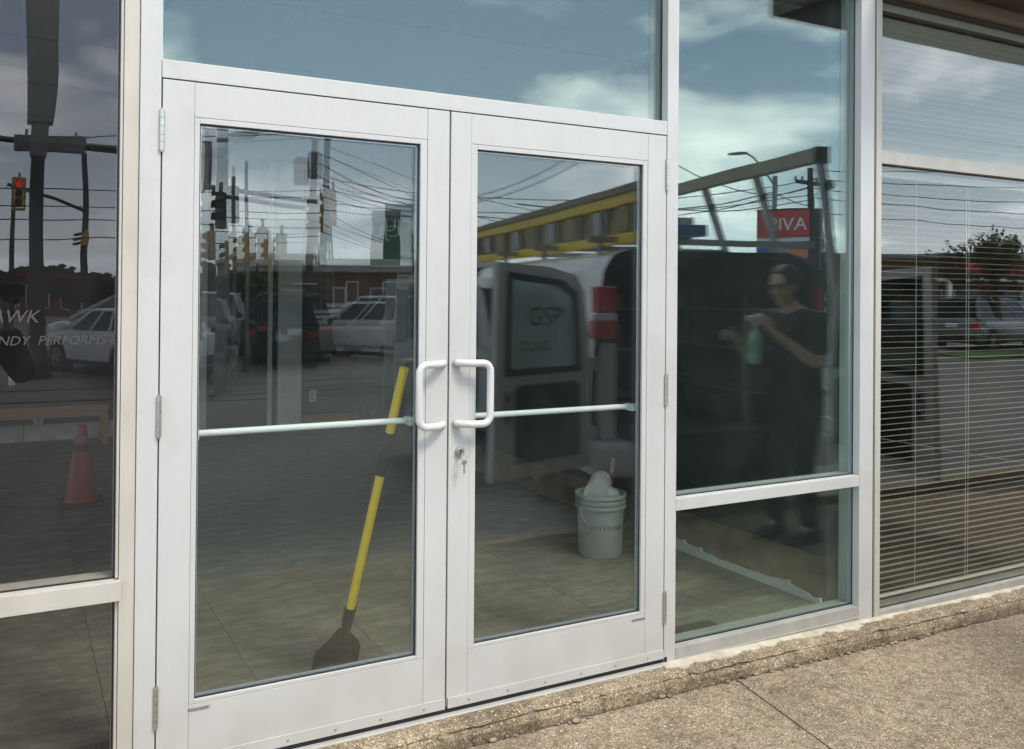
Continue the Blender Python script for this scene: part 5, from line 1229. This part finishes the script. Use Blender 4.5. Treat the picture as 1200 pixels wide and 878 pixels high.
for i, (vx, vy, h, lab) in enumerate(((6.2, 29, 3.6, 'young leafing tree at the left of the row past the black suv'), (7.2, 30, 3.2, 'young leafing tree second in the row past the black suv'), (8.3, 31, 3.8, 'young leafing tree beside the yard fence'), (5.0, 31, 3.4, 'thin bare tree behind the tan traffic lights'), (3.4, 40, 3.6, 'small bare tree left of the junction poles'), (2.2, 46, 3.4, 'round bare bush tree by the red storefront row'))):
    tree(lab, vx, vy, h, 20+i, 1600, 1.0, .09, 5, 'young_tree', 'young trees along the street', .10)
fw_ = MB(); r_ = random.Random(77)
for i in range(16000):
    x = r_.uniform(-90, 120); y = -92+r_.gauss(0, 3); hh = 3.1+.8*math.sin(x*.13)+.6*math.sin(x*.41+1); z = LOT+hh*r_.random()**.6+r_.uniform(-.3, .3)
    s = r_.uniform(.15, .5); fw_.quad((x-s, y, z), (x, y+.2, z-s*.7), (x+s, y, z+.1), (x, y-.2, z+s*.8))
o = fw_.obj('far_wood', mat('far trees', (.06, .065, .04), .9, col2=(.03, .033, .022), vscale=.6)); o['kind'] = 'stuff'; o['label'] = 'dark low line of trees along the horizon'
# ------------------------------------------------------------------ overhead cables
def cable(label, a, b, sag, r=.014):
    a, b = Vector((a[0], -a[1], a[2])), Vector((b[0], -b[1], b[2])); pts = []
    for i in range(17):
        u = i/16; p = a.lerp(b, u); p.z -= sag*4*u*(1-u); pts.append(p)
    q = MB(); q.tube(pts, r, 4); tag(q.obj('overhead_cable', M['wire']), label, 'cable', 'overhead cables')
UP = (8.10, 24.5)
cl_ = [((-14, 24.5, 5.2), (*UP, 6.35), .5), ((-14, 24.5, 4.2), (*UP, 4.55), .4), ((-14, 24.8, 3.6), (*UP, 3.9), .2), ((-14, 27, 2.9), (*UP, 3.2), .3), ((-14, 26, 3.4), (*UP, 3.45), .15),
       ((*UP, 5.9), (34, 40, 6.6), 1.2), ((*UP, 5.6), (34, 40, 6.3), 1.7), ((*UP, 4.6), (23, 18.8, 5.1), 1.1), ((*UP, 4.9), (23, 18.8, 5.3), .7), ((*UP, 4.2), (23, 18.8, 4.8), .5), ((*UP, 3.6), (15, 30, 2.6), .1), ((*UP, 3.9), (14.2, 30, 2.9), .2),
       ((*UP, 6.4), (15, 20, 6.3), .25), ((*UP, 5.2), (15, 20.5, 6.0), 1.3), ((*UP, 5.0), (15, 21, 5.5), 1.1),
       ((22.7, 18.8, 5.0), (13, 14, 4.6), .5), ((22.7, 18.8, 4.6), (12, 15, 3.6), .25), ((22.7, 18.8, 5.3), (60, 17, 8.2), .6), ((22.7, 18.8, 5.0), (60, 17, 7.5), .8), ((22.7, 18.8, 4.7), (60, 18, 6.3), .6), ((22.7, 18.8, 4.2), (60, 20, 5.3), .4),
       ((22.7, 18.8, 4.4), (18.75, 16.4, 4.35), .05), ((18.75, 16.4, 4.4), (9, 14, 3.3), .3), ((22.7, 18.8, 5.6), (60, 14.5, 9.5), .7)]
wl_ = ['topmost', 'upper', 'middle', 'lower', 'lowest']
for i, (a, b, s) in enumerate(cl_):
    where = ('running left from the tall timber pole', 'running right from the tall timber pole', 'sagging over the green pylon', 'near the car rental sign')[0 if i < 5 else 1 if i < 12 else 2 if i < 15 else 3]
    idx_ = i if i < 5 else i-5 if i < 12 else i-12 if i < 15 else i-15
    cable('black cable %s, %s' % (where, ['first', 'second', 'third', 'fourth', 'fifth', 'sixth', 'seventh', 'eighth', 'ninth'][idx_]+' from top'), a, b, s)
